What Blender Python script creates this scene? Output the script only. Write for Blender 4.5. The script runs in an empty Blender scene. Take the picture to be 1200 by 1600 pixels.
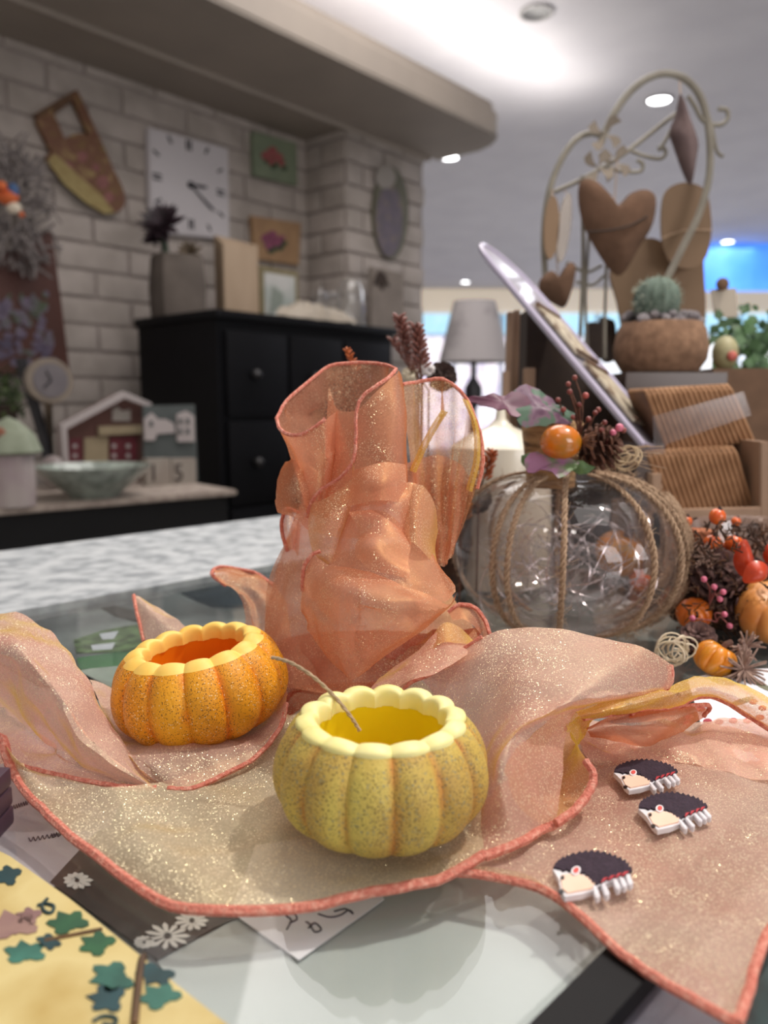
import bpy, bmesh, math, random
from mathutils import Vector, Matrix, noise
random.seed(7)
PI = math.pi
SC = bpy.context.scene
C = SC.collection
# ------------------------------------------------------------------ camera
F = 1200.0; PITCH = math.atan(170 / 1200.0); H = 0.17
cam_d = bpy.data.cameras.new('camera'); cam = bpy.data.objects.new('camera', cam_d); C.objects.link(cam)
cam.location = (0, 0, H); cam.rotation_euler = (PI / 2 - PITCH, 0, 0)
cam_d.sensor_fit = 'HORIZONTAL'; cam_d.sensor_width = 36; cam_d.lens = 36
cam_d.clip_start = 0.01; cam_d.clip_end = 60
cam_d.dof.use_dof = True; cam_d.dof.focus_distance = 0.37; cam_d.dof.aperture_fstop = 9.5
SC.camera = cam
SC.view_settings.view_transform = 'Standard'; SC.view_settings.look = 'None'
SC.view_settings.gamma = 1; SC.view_settings.exposure = 0.07
SC.view_settings.use_curve_mapping = False
# ------------------------------------------------------------------ world and lights
w = bpy.data.worlds.new('world'); SC.world = w; w.use_nodes = True
w.node_tree.nodes['Background'].inputs[0].default_value = (1.0, 0.93, 0.88, 1)
w.node_tree.nodes['Background'].inputs[1].default_value = 0.4


def light(name, kind, loc, energy, col, size=0.1, target=None, size_y=None, spot=1.2, blend=0.5):
    l = bpy.data.lights.new(name, kind); l.energy = energy; l.color = col
    o = bpy.data.objects.new(name, l); C.objects.link(o); o.location = loc
    if kind == 'AREA':
        l.size = size
        if size_y: l.shape = 'RECTANGLE'; l.size_y = size_y
    else: l.shadow_soft_size = size
    if kind == 'SPOT': l.spot_size = spot; l.spot_blend = blend
    if target is not None:
        o.rotation_euler = (Vector(target) - Vector(loc)).to_track_quat('-Z', 'Y').to_euler()
    return o


light('key_spot', 'SPOT', (0.85, 0.62, 1.66), 80, (1, .93, .84), 0.035, (0.02, 0.38, 0), spot=1.0)
light('fill_spot', 'SPOT', (-0.35, -0.75, 1.66), 9, (1, .93, .86), 0.12, (0.0, 0.45, 0.05), spot=1.0)
light('ceiling_fill', 'AREA', (0.6, 0.3, 1.70), 10, (1, .94, .9), 1.2, (0.6, 0.3, 0), size_y=1.2)  # unseen soft lamp added overhead as general fill
light('wall_fill', 'AREA', (0.15, 2.0, 1.70), 22, (1, .95, .92), 1.2, (0.15, 2.0, 0), size_y=1.6)  # added fill that brightens the brick wall, no fixture here
light('ceiling_bounce_fill', 'AREA', (1.3, -.9, .6), 18, (1, .95, .95), 1.0, (1.3, 1.2, 1.75), size_y=1.0)  # added upward fill behind the camera, brightens the ceiling
light('hall_fill', 'AREA', (2.2, 6.5, 1.70), 150, (.9, .93, 1.0), 3.0, (2.2, 6.5, -1), size_y=4.0)  # broad added fill; its floor bounce lifts the far ceiling


# ------------------------------------------------------------------ pixel helpers
SP, CP = math.sin(PITCH), math.cos(PITCH)
def ray(px, py):
    a = (px - 600) / F; b = -(py - 800) / F
    return Vector((a, CP + b * SP, -SP + b * CP))
def D(px, py, y):
    r = ray(px, py); return Vector((0, 0, H)) + r * (y / r.y)
def P(px, py, z=0.0):
    r = ray(px, py); return Vector((0, 0, H)) + r * ((z - H) / r.z)
WD = Vector((math.sin(math.radians(41)), math.cos(math.radians(41)), 0))
WN = Vector((WD.y, -WD.x, 0)); WP0 = WN.dot(Vector((-.725, 2.9, 0)))
def W(px, py, s=0.0):           # point on the plane s in front of the brick wall
    r = ray(px, py); return Vector((0, 0, H)) + r * ((WP0 + s) / WN.dot(r))
def Wu(p): return WD.dot(p)
def fromW(u, s, z): return WD * u + WN * (WP0 + s) + Vector((0, 0, z))
UP = Vector((0, 0, 1))

# ------------------------------------------------------------------ materials
def lin(c):
    if isinstance(c, str):
        c = [int(c[i:i + 2], 16) / 255 for i in (0, 2, 4)]
    return tuple([(x / 12.92 if x <= .04045 else ((x + .055) / 1.055) ** 2.4) for x in c]) + (1,)
MATS = {}
def mat(name, c1, c2=None, scale=20, rough=.6, metal=0, bump=0, bscale=None, coat=0, c3=None, emit=0, stretch=(1, 1, 1), spec=.5, lo=.35, hi=.65, sub=0):
    if name in MATS: return MATS[name]
    m = bpy.data.materials.new(name); m.use_nodes = True; MATS[name] = m
    nt = m.node_tree; N = nt.nodes; L = nt.links; b = N['Principled BSDF']
    b.inputs['Roughness'].default_value = rough; b.inputs['Metallic'].default_value = metal
    b.inputs['Coat Weight'].default_value = coat; b.inputs['Specular IOR Level'].default_value = spec
    b.inputs['Base Color'].default_value = lin(c1)
    if sub:
        b.inputs['Subsurface Weight'].default_value = sub; b.inputs['Subsurface Radius'].default_value = (.01, .005, .002)
    tc = N.new('ShaderNodeTexCoord'); mp = N.new('ShaderNodeMapping'); mp.inputs['Scale'].default_value = stretch
    L.new(tc.outputs['Object'], mp.inputs['Vector'])
    if c2:
        n = N.new('ShaderNodeTexNoise'); n.inputs['Scale'].default_value = scale; n.inputs['Detail'].default_value = 6
        r = N.new('ShaderNodeValToRGB'); L.new(mp.outputs[0], n.inputs['Vector']); L.new(n.outputs['Fac'], r.inputs[0])
        r.color_ramp.elements[0].position = lo; r.color_ramp.elements[1].position = hi
        r.color_ramp.elements[0].color = lin(c1); r.color_ramp.elements[1].color = lin(c2)
        if c3:
            e = r.color_ramp.elements.new((lo + hi) / 2); e.color = lin(c3)
        L.new(r.outputs[0], b.inputs['Base Color'])
        if emit: L.new(r.outputs[0], b.inputs['Emission Color'])
    if emit:
        b.inputs['Emission Strength'].default_value = emit
        if not c2: b.inputs['Emission Color'].default_value = lin(c1)
    if bump:
        n2 = N.new('ShaderNodeTexNoise'); n2.inputs['Scale'].default_value = bscale or scale * 3; n2.inputs['Detail'].default_value = 5
        bp = N.new('ShaderNodeBump'); bp.inputs['Strength'].default_value = bump; bp.inputs['Distance'].default_value = .002
        L.new(mp.outputs[0], n2.inputs['Vector']); L.new(n2.outputs['Fac'], bp.inputs['Height']); L.new(bp.outputs[0], b.inputs['Normal'])
    return m

def clear_mat(name, tint, rough=.02, extra=0.0, film=(1, 1, 1), ior=1.45, haze=None):
    """thin clear sheet: transparent with Fresnel gloss"""
    if name in MATS: return MATS[name]
    m = bpy.data.materials.new(name); m.use_nodes = True; MATS[name] = m
    nt = m.node_tree; N = nt.nodes; L = nt.links; N.remove(N['Principled BSDF'])
    out = N['Material Output']; tr = N.new('ShaderNodeBsdfTransparent'); tr.inputs[0].default_value = (*tint, 1)
    gl = N.new('ShaderNodeBsdfGlossy'); gl.inputs['Roughness'].default_value = rough; gl.inputs[0].default_value = (*film, 1)
    lw = N.new('ShaderNodeLayerWeight'); lw.inputs[0].default_value = .5; f0 = ((ior - 1) / (ior + 1)) ** 2
    pw = N.new('ShaderNodeMath'); pw.operation = 'POWER'; pw.inputs[1].default_value = 5; L.new(lw.outputs['Facing'], pw.inputs[0])
    add = N.new('ShaderNodeMath'); add.operation = 'MULTIPLY_ADD'; add.inputs[1].default_value = 1 - f0; add.inputs[2].default_value = f0 + extra; add.use_clamp = True
    L.new(pw.outputs[0], add.inputs[0]); mx = N.new('ShaderNodeMixShader')
    L.new(add.outputs[0], mx.inputs[0]); L.new(tr.outputs[0], mx.inputs[1]); L.new(gl.outputs[0], mx.inputs[2])
    last = mx
    if haze:
        df = N.new('ShaderNodeBsdfDiffuse'); df.inputs[0].default_value = (*haze[1], 1)
        m2 = N.new('ShaderNodeMixShader'); m2.inputs[0].default_value = haze[0]
        L.new(mx.outputs[0], m2.inputs[1]); L.new(df.outputs[0], m2.inputs[2]); last = m2
    L.new(last.outputs[0], out.inputs[0]); return m

def organza(name, col, tcol, gold, alpha=.55, glint=.5, shot=.5, shotc='dcb84a', g0=.90, g1=.35, f0=.55, f1=.95):
    if name in MATS: return MATS[name]
    m = bpy.data.materials.new(name); m.use_nodes = True; MATS[name] = m
    nt = m.node_tree; N = nt.nodes; L = nt.links; N.remove(N['Principled BSDF']); out = N['Material Output']
    tc = N.new('ShaderNodeTexCoord')
    n1 = N.new('ShaderNodeTexNoise'); n1.inputs['Scale'].default_value = 14; L.new(tc.outputs['Object'], n1.inputs['Vector'])
    cr = N.new('ShaderNodeValToRGB'); cr.color_ramp.elements[0].color = lin(col); cr.color_ramp.elements[1].color = lin(tcol)
    cr.color_ramp.elements[0].position = .4; cr.color_ramp.elements[1].position = .62
    L.new(n1.outputs['Fac'], cr.inputs[0])
    # fine glitter flecks woven into the cloth
    vo = N.new('ShaderNodeTexVoronoi'); vo.inputs['Scale'].default_value = 1900; L.new(tc.outputs['Object'], vo.inputs['Vector'])
    sep = N.new('ShaderNodeSeparateColor'); L.new(vo.outputs['Color'], sep.inputs[0])
    nb = N.new('ShaderNodeTexNoise'); nb.inputs['Scale'].default_value = 60; nb.inputs['Detail'].default_value = 4; L.new(tc.outputs['Object'], nb.inputs['Vector'])
    mr = N.new('ShaderNodeMapRange'); mr.inputs[1].default_value = .3; mr.inputs[2].default_value = .75; mr.inputs[3].default_value = g0; mr.inputs[4].default_value = g1
    L.new(nb.outputs['Fac'], mr.inputs[0])
    gt = N.new('ShaderNodeMath'); gt.operation = 'GREATER_THAN'; L.new(sep.outputs[0], gt.inputs[0]); L.new(mr.outputs[0], gt.inputs[1])
    lt = N.new('ShaderNodeMath'); lt.operation = 'LESS_THAN'; lt.inputs[1].default_value = .40; L.new(vo.outputs['Distance'], lt.inputs[0])
    fl = N.new('ShaderNodeMath'); fl.operation = 'MULTIPLY'; L.new(gt.outputs[0], fl.inputs[0]); L.new(lt.outputs[0], fl.inputs[1])
    # random tilt of each fleck
    sub = N.new('ShaderNodeVectorMath'); sub.operation = 'SUBTRACT'; sub.inputs[1].default_value = (.5, .5, .5); L.new(vo.outputs['Color'], sub.inputs[0])
    sc = N.new('ShaderNodeVectorMath'); sc.operation = 'SCALE'; sc.inputs['Scale'].default_value = 1.5; L.new(sub.outputs[0], sc.inputs[0])
    geo = N.new('ShaderNodeNewGeometry'); ad = N.new('ShaderNodeVectorMath'); ad.operation = 'ADD'; L.new(geo.outputs['Normal'], ad.inputs[0]); L.new(sc.outputs[0], ad.inputs[1])
    nm = N.new('ShaderNodeVectorMath'); nm.operation = 'NORMALIZE'; L.new(ad.outputs[0], nm.inputs[0])
    df = N.new('ShaderNodeBsdfDiffuse'); tl = N.new('ShaderNodeBsdfTranslucent')
    lw0 = N.new('ShaderNodeLayerWeight'); lw0.inputs[0].default_value = .5; m0 = N.new('ShaderNodeMapRange'); m0.inputs[1].default_value = f0; m0.inputs[2].default_value = f1; m0.inputs[4].default_value = shot; L.new(lw0.outputs['Facing'], m0.inputs[0])
    mc = N.new('ShaderNodeMix'); mc.data_type = 'RGBA'; L.new(m0.outputs[0], mc.inputs['Factor']); L.new(cr.outputs[0], mc.inputs['A']); mc.inputs['B'].default_value = lin(shotc)
    L.new(mc.outputs['Result'], df.inputs[0]); L.new(mc.outputs['Result'], tl.inputs[0])
    mdt = N.new('ShaderNodeMixShader'); mdt.inputs[0].default_value = .45; L.new(df.outputs[0], mdt.inputs[1]); L.new(tl.outputs[0], mdt.inputs[2])
    sg = N.new('ShaderNodeBsdfGlossy'); sg.inputs[0].default_value = lin(gold); sg.inputs['Roughness'].default_value = .5
    ms = N.new('ShaderNodeMixShader'); ms.inputs[0].default_value = .14; L.new(mdt.outputs[0], ms.inputs[1]); L.new(sg.outputs[0], ms.inputs[2])
    tr = N.new('ShaderNodeBsdfTransparent'); tr.inputs[0].default_value = (1, .94, .91, 1)
    lw = N.new('ShaderNodeLayerWeight'); lw.inputs[0].default_value = .35
    # weave: fine modulation of the cover
    wn = N.new('ShaderNodeTexNoise'); wn.inputs['Scale'].default_value = 900; L.new(tc.outputs['Object'], wn.inputs['Vector'])
    am = N.new('ShaderNodeMapRange'); am.inputs[3].default_value = alpha; am.inputs[4].default_value = 1.0; L.new(lw.outputs['Facing'], am.inputs[0])
    wm = N.new('ShaderNodeMath'); wm.operation = 'MULTIPLY_ADD'; wm.inputs[1].default_value = .35; L.new(wn.outputs['Fac'], wm.inputs[0])
    s2 = N.new('ShaderNodeMath'); s2.operation = 'SUBTRACT'; s2.inputs[1].default_value = .17; L.new(am.outputs[0], s2.inputs[0]); L.new(s2.outputs[0], wm.inputs[2]); wm.use_clamp = True
    mt = N.new('ShaderNodeMixShader'); L.new(wm.outputs[0], mt.inputs[0]); L.new(tr.outputs[0], mt.inputs[1]); L.new(ms.outputs[0], mt.inputs[2])
    gg = N.new('ShaderNodeBsdfGlossy'); gg.inputs[0].default_value = lin('fff0c0'); gg.inputs['Roughness'].default_value = .35; L.new(nm.outputs[0], gg.inputs['Normal'])
    gm = N.new('ShaderNodeMath'); gm.operation = 'MULTIPLY'; gm.inputs[1].default_value = glint; L.new(fl.outputs[0], gm.inputs[0])
    gd = N.new('ShaderNodeBsdfDiffuse'); gd.inputs[0].default_value = lin('fff2d8'); gx = N.new('ShaderNodeMixShader'); gx.inputs[0].default_value = .55; L.new(gd.outputs[0], gx.inputs[1]); L.new(gg.outputs[0], gx.inputs[2])
    mf = N.new('ShaderNodeMixShader'); L.new(gm.outputs[0], mf.inputs[0]); L.new(mt.outputs[0], mf.inputs[1]); L.new(gx.outputs[0], mf.inputs[2])
    L.new(mf.outputs[0], out.inputs[0]); return m

def pumpkin_skin(name, base, alt, groove, dots, dens=.5, flecks=True):
    if name in MATS: return MATS[name]
    m = mat(name, base, alt, scale=45, rough=.5, stretch=(1, 1, .45), bump=.25, bscale=900)
    nt = m.node_tree; N = nt.nodes; L = nt.links; b = N['Principled BSDF']
    src = b.inputs['Base Color'].links[0].from_socket
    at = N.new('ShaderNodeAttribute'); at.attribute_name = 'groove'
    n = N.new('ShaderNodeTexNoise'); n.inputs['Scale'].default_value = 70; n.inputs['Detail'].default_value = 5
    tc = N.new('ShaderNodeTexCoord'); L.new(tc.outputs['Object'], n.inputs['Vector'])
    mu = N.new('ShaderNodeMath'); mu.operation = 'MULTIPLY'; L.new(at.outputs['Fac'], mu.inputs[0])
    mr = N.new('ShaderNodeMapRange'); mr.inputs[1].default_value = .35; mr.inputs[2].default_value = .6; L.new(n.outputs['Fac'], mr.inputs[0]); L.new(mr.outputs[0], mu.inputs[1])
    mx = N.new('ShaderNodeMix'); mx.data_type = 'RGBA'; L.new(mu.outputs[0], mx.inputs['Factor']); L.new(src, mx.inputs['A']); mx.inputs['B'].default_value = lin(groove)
    last = mx.outputs['Result']
    for sc_, col, th, rad in ((1100, dots, .80, .26), (1700, dots, .72, .3)) + (((1300, 'fff4cf', .93, .22),) if flecks else ((900, '8a8a70', .9, .3),)):
        vo = N.new('ShaderNodeTexVoronoi'); vo.inputs['Scale'].default_value = sc_; L.new(tc.outputs['Object'], vo.inputs['Vector'])
        sp = N.new('ShaderNodeSeparateColor'); L.new(vo.outputs['Color'], sp.inputs[0])
        n3 = N.new('ShaderNodeTexNoise'); n3.inputs['Scale'].default_value = 55; L.new(tc.outputs['Object'], n3.inputs['Vector'])
        m3 = N.new('ShaderNodeMapRange'); m3.inputs[1].default_value = .3; m3.inputs[2].default_value = .7; m3.inputs[3].default_value = min(1, th + .15); m3.inputs[4].default_value = th - dens * .35
        L.new(n3.outputs['Fac'], m3.inputs[0])
        g = N.new('ShaderNodeMath'); g.operation = 'GREATER_THAN'; L.new(sp.outputs[0], g.inputs[0]); L.new(m3.outputs[0], g.inputs[1])
        l = N.new('ShaderNodeMath'); l.operation = 'LESS_THAN'; l.inputs[1].default_value = rad + .1; L.new(vo.outputs['Distance'], l.inputs[0])
        k = N.new('ShaderNodeMath'); k.operation = 'MULTIPLY'; L.new(g.outputs[0], k.inputs[0]); L.new(l.outputs[0], k.inputs[1])
        k2 = N.new('ShaderNodeMath'); k2.operation = 'MULTIPLY'; k2.inputs[1].default_value = .75; L.new(k.outputs[0], k2.inputs[0])
        mm = N.new('ShaderNodeMix'); mm.data_type = 'RGBA'; L.new(k2.outputs[0], mm.inputs['Factor']); L.new(last, mm.inputs['A']); mm.inputs['B'].default_value = lin(col)
        last = mm.outputs['Result']
    L.new(last, b.inputs['Base Color']); return m

# ------------------------------------------------------------------ mesh helpers
WL = {}
def BM(): return bmesh.new()
def obj(name, bm, m, parent=None, smooth=True, label=None):
    """links a mesh built in world coordinates; origin goes to its base (top level) or to its thing"""
    bmesh.ops.recalc_face_normals(bm, faces=bm.faces) if not getattr(bm, 'x', 0) else None
    vs = [v.co for v in bm.verts]
    if parent is not None: o0 = WL[parent.name]
    else:
        o0 = Vector(((min(v.x for v in vs) + max(v.x for v in vs)) / 2, (min(v.y for v in vs) + max(v.y for v in vs)) / 2, min(v.z for v in vs)))
    bmesh.ops.translate(bm, verts=bm.verts, vec=-o0)
    me = bpy.data.meshes.new(name); bm.to_mesh(me); bm.free()
    if smooth:
        for p in me.polygons: p.use_smooth = True
        try: me.set_sharp_from_angle(angle=math.radians(40))
        except Exception: pass
    o = bpy.data.objects.new(name, me); C.objects.link(o)
    if m: me.materials.append(m)
    if parent is not None: o.parent = parent; WL[o.name] = o0
    else: o.location = o0; WL[o.name] = o0
    if label: o['label'] = label
    return o
def tag(o, label, cat, group=None):
    o['label'] = label; o['category'] = cat
    if group: o['group'] = group
    return o
def thing(name, label, cat, loc=(0, 0, 0), group=None):
    o = bpy.data.objects.new(name, None); C.objects.link(o); o.location = loc; o.empty_display_size = .02
    WL[o.name] = Vector(loc); return tag(o, label, cat, group)
def struct(name, bm, m, smooth=False):
    o = obj(name, bm, m, None, smooth); o['kind'] = 'structure'; return o
def dup(root, loc, rotz=None, label=None, scale=None, rot=None):
    r = root.copy(); C.objects.link(r); r.location = loc
    if rotz is not None: r.rotation_euler = (0, 0, rotz)
    if rot is not None: r.rotation_euler = rot
    if scale: r.scale = (scale,) * 3 if isinstance(scale, float) else scale
    if label: r['label'] = label
    for ch in list(root.children):
        c = ch.copy(); C.objects.link(c); c.parent = r
        for g in ch.children:
            d = g.copy(); C.objects.link(d); d.parent = c
    return r
def box(bm, c, size, ax=None, bev=0):
    c = Vector(c); X, Y, Z = ax if ax else (Vector((1, 0, 0)), Vector((0, 1, 0)), UP)
    vs = []
    for k in (-.5, .5):
        for j in (-.5, .5):
            for i in (-.5, .5):
                vs.append(bm.verts.new(c + X * i * size[0] + Y * j * size[1] + Z * k * size[2]))
    fs = [bm.faces.new([vs[i] for i in q]) for q in ((0, 2, 3, 1), (4, 5, 7, 6), (0, 1, 5, 4), (2, 6, 7, 3), (0, 4, 6, 2), (1, 3, 7, 5))]
    if bev:
        es = set(e for f in fs for e in f.edges)
        bmesh.ops.bevel(bm, geom=list(es), offset=bev, segments=2, affect='EDGES', profile=.6)
    return bm
def wbox(bm, u0, u1, s0, s1, z0, z1, bev=0):
    return box(bm, fromW((u0 + u1) / 2, (s0 + s1) / 2, (z0 + z1) / 2), (abs(u1 - u0), abs(s1 - s0), abs(z1 - z0)), (WD, WN, UP), bev)
def cr(pts, n, closed=False):
    """Catmull-Rom through pts, n segments per span"""
    pts = [Vector(p) for p in pts]; out = []; m = len(pts)
    rng = range(m) if closed else range(m - 1)
    for i in rng:
        if closed: p0, p1, p2, p3 = pts[(i - 1) % m], pts[i], pts[(i + 1) % m], pts[(i + 2) % m]
        else:
            p1, p2 = pts[i], pts[i + 1]
            p0 = pts[i - 1] if i > 0 else p1 * 2 - p2
            p3 = pts[i + 2] if i + 2 < m else p2 * 2 - p1
        for k in range(n):
            t = k / n
            out.append(.5 * ((2 * p1) + (p2 - p0) * t + (2 * p0 - 5 * p1 + 4 * p2 - p3) * t * t + (3 * p1 - p0 - 3 * p2 + p3) * t ** 3))
    if not closed: out.append(pts[-1])
    return out
def tube(bm, pts, r, seg=8, closed=False, cap=True, r_fn=None):
    pts = [Vector(p) for p in pts]; n = len(pts)
    if n < 2: return bm
    rings = []; prev = None
    for i, p in enumerate(pts):
        a = pts[(i - 1) % n] if (closed or i > 0) else p; b = pts[(i + 1) % n] if (closed or i < n - 1) else p
        t = (b - a)
        if t.length < 1e-9: t = Vector((0, 0, 1))
        t.normalize()
        if prev is None: x = t.orthogonal().normalized()
        else:
            x = prev - t * prev.dot(t)
            x = x.normalized() if x.length > 1e-6 else t.orthogonal().normalized()
        prev = x; y = t.cross(x)
        rr = r_fn(i / (n - 1)) * r if r_fn else (r[i] if isinstance(r, (list, tuple)) else r)
        rings.append([bm.verts.new(p + (x * math.cos(2 * PI * k / seg) + y * math.sin(2 * PI * k / seg)) * rr) for k in range(seg)])
    for i in range(n if closed else n - 1):
        A, B = rings[i], rings[(i + 1) % n]
        for k in range(seg): bm.faces.new((A[k], A[(k + 1) % seg], B[(k + 1) % seg], B[k]))
    if cap and not closed:
        bm.faces.new(list(reversed(rings[0]))); bm.faces.new(rings[-1])
    return bm
def lathe(bm, c, prof, seg=32, fn=None, axis=None):
    """prof = [(r,z)...] about the vertical at c; fn(theta, r, z, i) -> (r, z)"""
    c = Vector(c); rings = []
    for i, (r, z) in enumerate(prof):
        if r < 1e-6 and fn is None: rings.append([bm.verts.new(c + Vector((0, 0, z)))]); continue
        ring = []
        for k in range(seg):
            th = 2 * PI * k / seg; rr, zz = fn(th, r, z, i) if fn else (r, z)
            ring.append(bm.verts.new(c + Vector((rr * math.sin(th), -rr * math.cos(th), zz))))
        rings.append(ring)
    for A, B in zip(rings, rings[1:]):
        if len(A) == 1 and len(B) == 1: continue
        for k in range(seg):
            k2 = (k + 1) % seg
            if len(A) == 1: bm.faces.new((A[0], B[k], B[k2]))
            elif len(B) == 1: bm.faces.new((A[k], A[k2], B[0]))
            else: bm.faces.new((A[k], A[k2], B[k2], B[k]))
    return bm
def ball(bm, c, r, sc=(1, 1, 1), rot=None, u=14, v=9):
    M_ = Matrix.Translation(Vector(c)) @ (rot.to_matrix().to_4x4() if rot else Matrix()) @ Matrix.Diagonal((*sc, 1))
    bmesh.ops.create_uvsphere(bm, u_segments=u, v_segments=v, radius=r, matrix=M_); return bm
def prism(bm, pts, vec, bev=0):
    """closed outline (world points) given thickness along vec"""
    A = [bm.verts.new(p) for p in pts]; vec = Vector(vec); B = [bm.verts.new(Vector(p) + vec) for p in pts]
    f1 = bm.faces.new(A); f2 = bm.faces.new(list(reversed(B))); n = len(A); sd = []
    for i in range(n): sd.append(bm.faces.new((A[i], B[i], B[(i + 1) % n], A[(i + 1) % n])))
    if bev:
        bmesh.ops.bevel(bm, geom=list(set(list(f1.edges) + list(f2.edges))), offset=bev, segments=2, affect='EDGES')
    return bm
def dprism(bm, px, y, th, bev=0, smooth=0):
    pts = [D(a, b, y) for a, b in px]
    if smooth: pts = cr(pts, smooth, True)
    return prism(bm, pts, (0, th, 0), bev)
def wprism(bm, px, s, th, bev=0, smooth=0):
    pts = [W(a, b, s) for a, b in px]
    if smooth: pts = cr(pts, smooth, True)
    return prism(bm, pts, WN * th, bev)
def ell(cx, cy, rx, ry, n=24, a=0):
    ca, sa = math.cos(a), math.sin(a)
    return [(cx + rx * math.cos(t) * ca - ry * math.sin(t) * sa, cy + rx * math.cos(t) * sa + ry * math.sin(t) * ca) for t in [2 * PI * k / n for k in range(n)]]
def patch(bm, rows, nu=10, nv=10, rip=0, freq=3, ph=0, wr=0, wf=40, sd=0, thick=0):
    """cloth sheet through a net of points: rows of equal length"""
    cols = list(zip(*rows)); cs = [cr(list(c), nv) for c in cols]
    grid = [cr([cs[j][i] for j in range(len(cs))], nu) for i in range(len(cs[0]))]
    nr, nc = len(grid), len(grid[0])
    if rip or wr:
        g2 = []
        for i in range(nr):
            r2 = []
            for j in range(nc):
                a = grid[min(i + 1, nr - 1)][j] - grid[max(i - 1, 0)][j]; b = grid[i][min(j + 1, nc - 1)] - grid[i][max(j - 1, 0)]
                n = a.cross(b); n = n.normalized() if n.length > 1e-12 else Vector((0, 0, 1))
                if n.z < 0: n = -n
                u = j / (nc - 1); v = i / (nr - 1); e = min(1, 6 * min(u, 1 - u)) * 1.0
                d = rip * math.sin(2 * PI * (freq * u + .15 * math.sin(5 * v + ph)) + ph) * (.4 + .6 * e)
                p = grid[i][j]
                d += wr * (noise.noise(Vector((p.x * wf + sd, p.y * wf, p.z * wf * .6 + sd))) + .45 * noise.noise(Vector((p.x * wf * 2.7 + sd, p.y * wf * 2.7, p.z * wf * 1.5))))
                r2.append(p + n * d)
            g2.append(r2)
        grid = g2
    V = [[bm.verts.new(p) for p in r] for r in grid]
    for i in range(nr - 1):
        for j in range(nc - 1): bm.faces.new((V[i][j], V[i][j + 1], V[i + 1][j + 1], V[i + 1][j]))
    return grid
def joined_text(s, origin, X, Y, h, m, parent, name='numeral', depth=.0006):
    cu = bpy.data.curves.new(name, 'FONT'); cu.body = s; cu.size = h; cu.extrude = depth; cu.align_x = 'CENTER'; cu.align_y = 'CENTER'
    tmp = bpy.data.objects.new('t', cu); C.objects.link(tmp); dg = bpy.context.evaluated_depsgraph_get(); dg.update()
    me = bpy.data.meshes.new_from_object(tmp.evaluated_get(dg)); bpy.data.objects.remove(tmp)
    X = Vector(X).normalized(); Y = Vector(Y).normalized(); Z = X.cross(Y)
    R = Matrix((X, Y, Z)).transposed().to_4x4(); me.transform(Matrix.Translation(Vector(origin)) @ R)
    bm = BM(); bm.from_mesh(me); bpy.data.meshes.remove(me); return obj(name, bm, m, parent, False)

# ------------------------------------------------------------------ the room
FZ = -.76; CZ = 1.75
m_ceil = mat('ceiling paint', 'd9d7dc', 'd0ced4', 3, rough=.8)
m_soff = mat('soffit paint', '9c9186', '948a80', 4, rough=.7)
m_brick = mat('whitewashed brick', 'b5aba4', 'a0978f', 9, rough=.85, bump=.6, bscale=60)
m_mort = mat('mortar', 'a59b95', '958b86', 30, rough=.95)
bm = BM(); box(bm, (1.0, 6, FZ - .03), (9, 16, .06)); struct('floor', bm, mat('grey shop floor', 'b0aba6', 'a09b96', 3, rough=.35))
bm = BM(); box(bm, (2.0, 5.6, CZ + .04), (8.4, 13.6, .08)); struct('ceiling', bm, m_ceil)
# brick wall: mortar slab plus staggered bricks
uL, uC = Wu(W(-260, 400)), Wu(W(480, 300)); uE = Wu(W(662, 300, .23))
zS = W(480, 222).z
bm = BM(); wbox(bm, uL, uE, -.12, -.004, FZ, CZ)
bm2 = BM()
def bricks(bm, f, a0, a1, z0, z1, off=0):
    bl, bh = .255, .087; z = z0; r = 0
    while z < z1 - .01:
        a = a0 - (bl / 2 if (r + off) % 2 else 0) - .03
        while a < a1:
            l, rr = max(a, a0), min(a + bl - .012, a1)
            if rr - l > .02: f(bm, l, rr, z, min(z + bh - .011, z1), random.uniform(0, .003))
            a += bl
        z += bh; r += 1
bricks(bm, lambda b, l, r, z0, z1, e: wbox(b, l, r, -.006, .003 + e, z0, z1, .003), uL, uC - .002, -.35, zS)
o = struct('wall_left', bm, m_brick, True)
o.data.materials.append(m_mort)
for p in list(o.data.polygons)[:6]: p.material_index = 1
bm = BM(); wbox(bm, uC, uE, -.004, .222, FZ, zS + .09)
bricks(bm, lambda b, l, r, z0, z1, e: wbox(b, l, r, .22, .232 + e, z0, z1, .003), uC + .0, uE, -.35, zS, 1)
bricks(bm, lambda b, l, r, z0, z1, e: box(b, fromW(uC - .003, (l + r) / 2, (z0 + z1) / 2), (.014 + e, r - l, z1 - z0), (WD, WN, UP), .003), 0.0, .228, -.35, zS, 0)
o = struct('wall_pier', bm, m_brick, True); o.data.materials.append(m_mort)
for p in list(o.data.polygons)[:6]: p.material_index = 1
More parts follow.
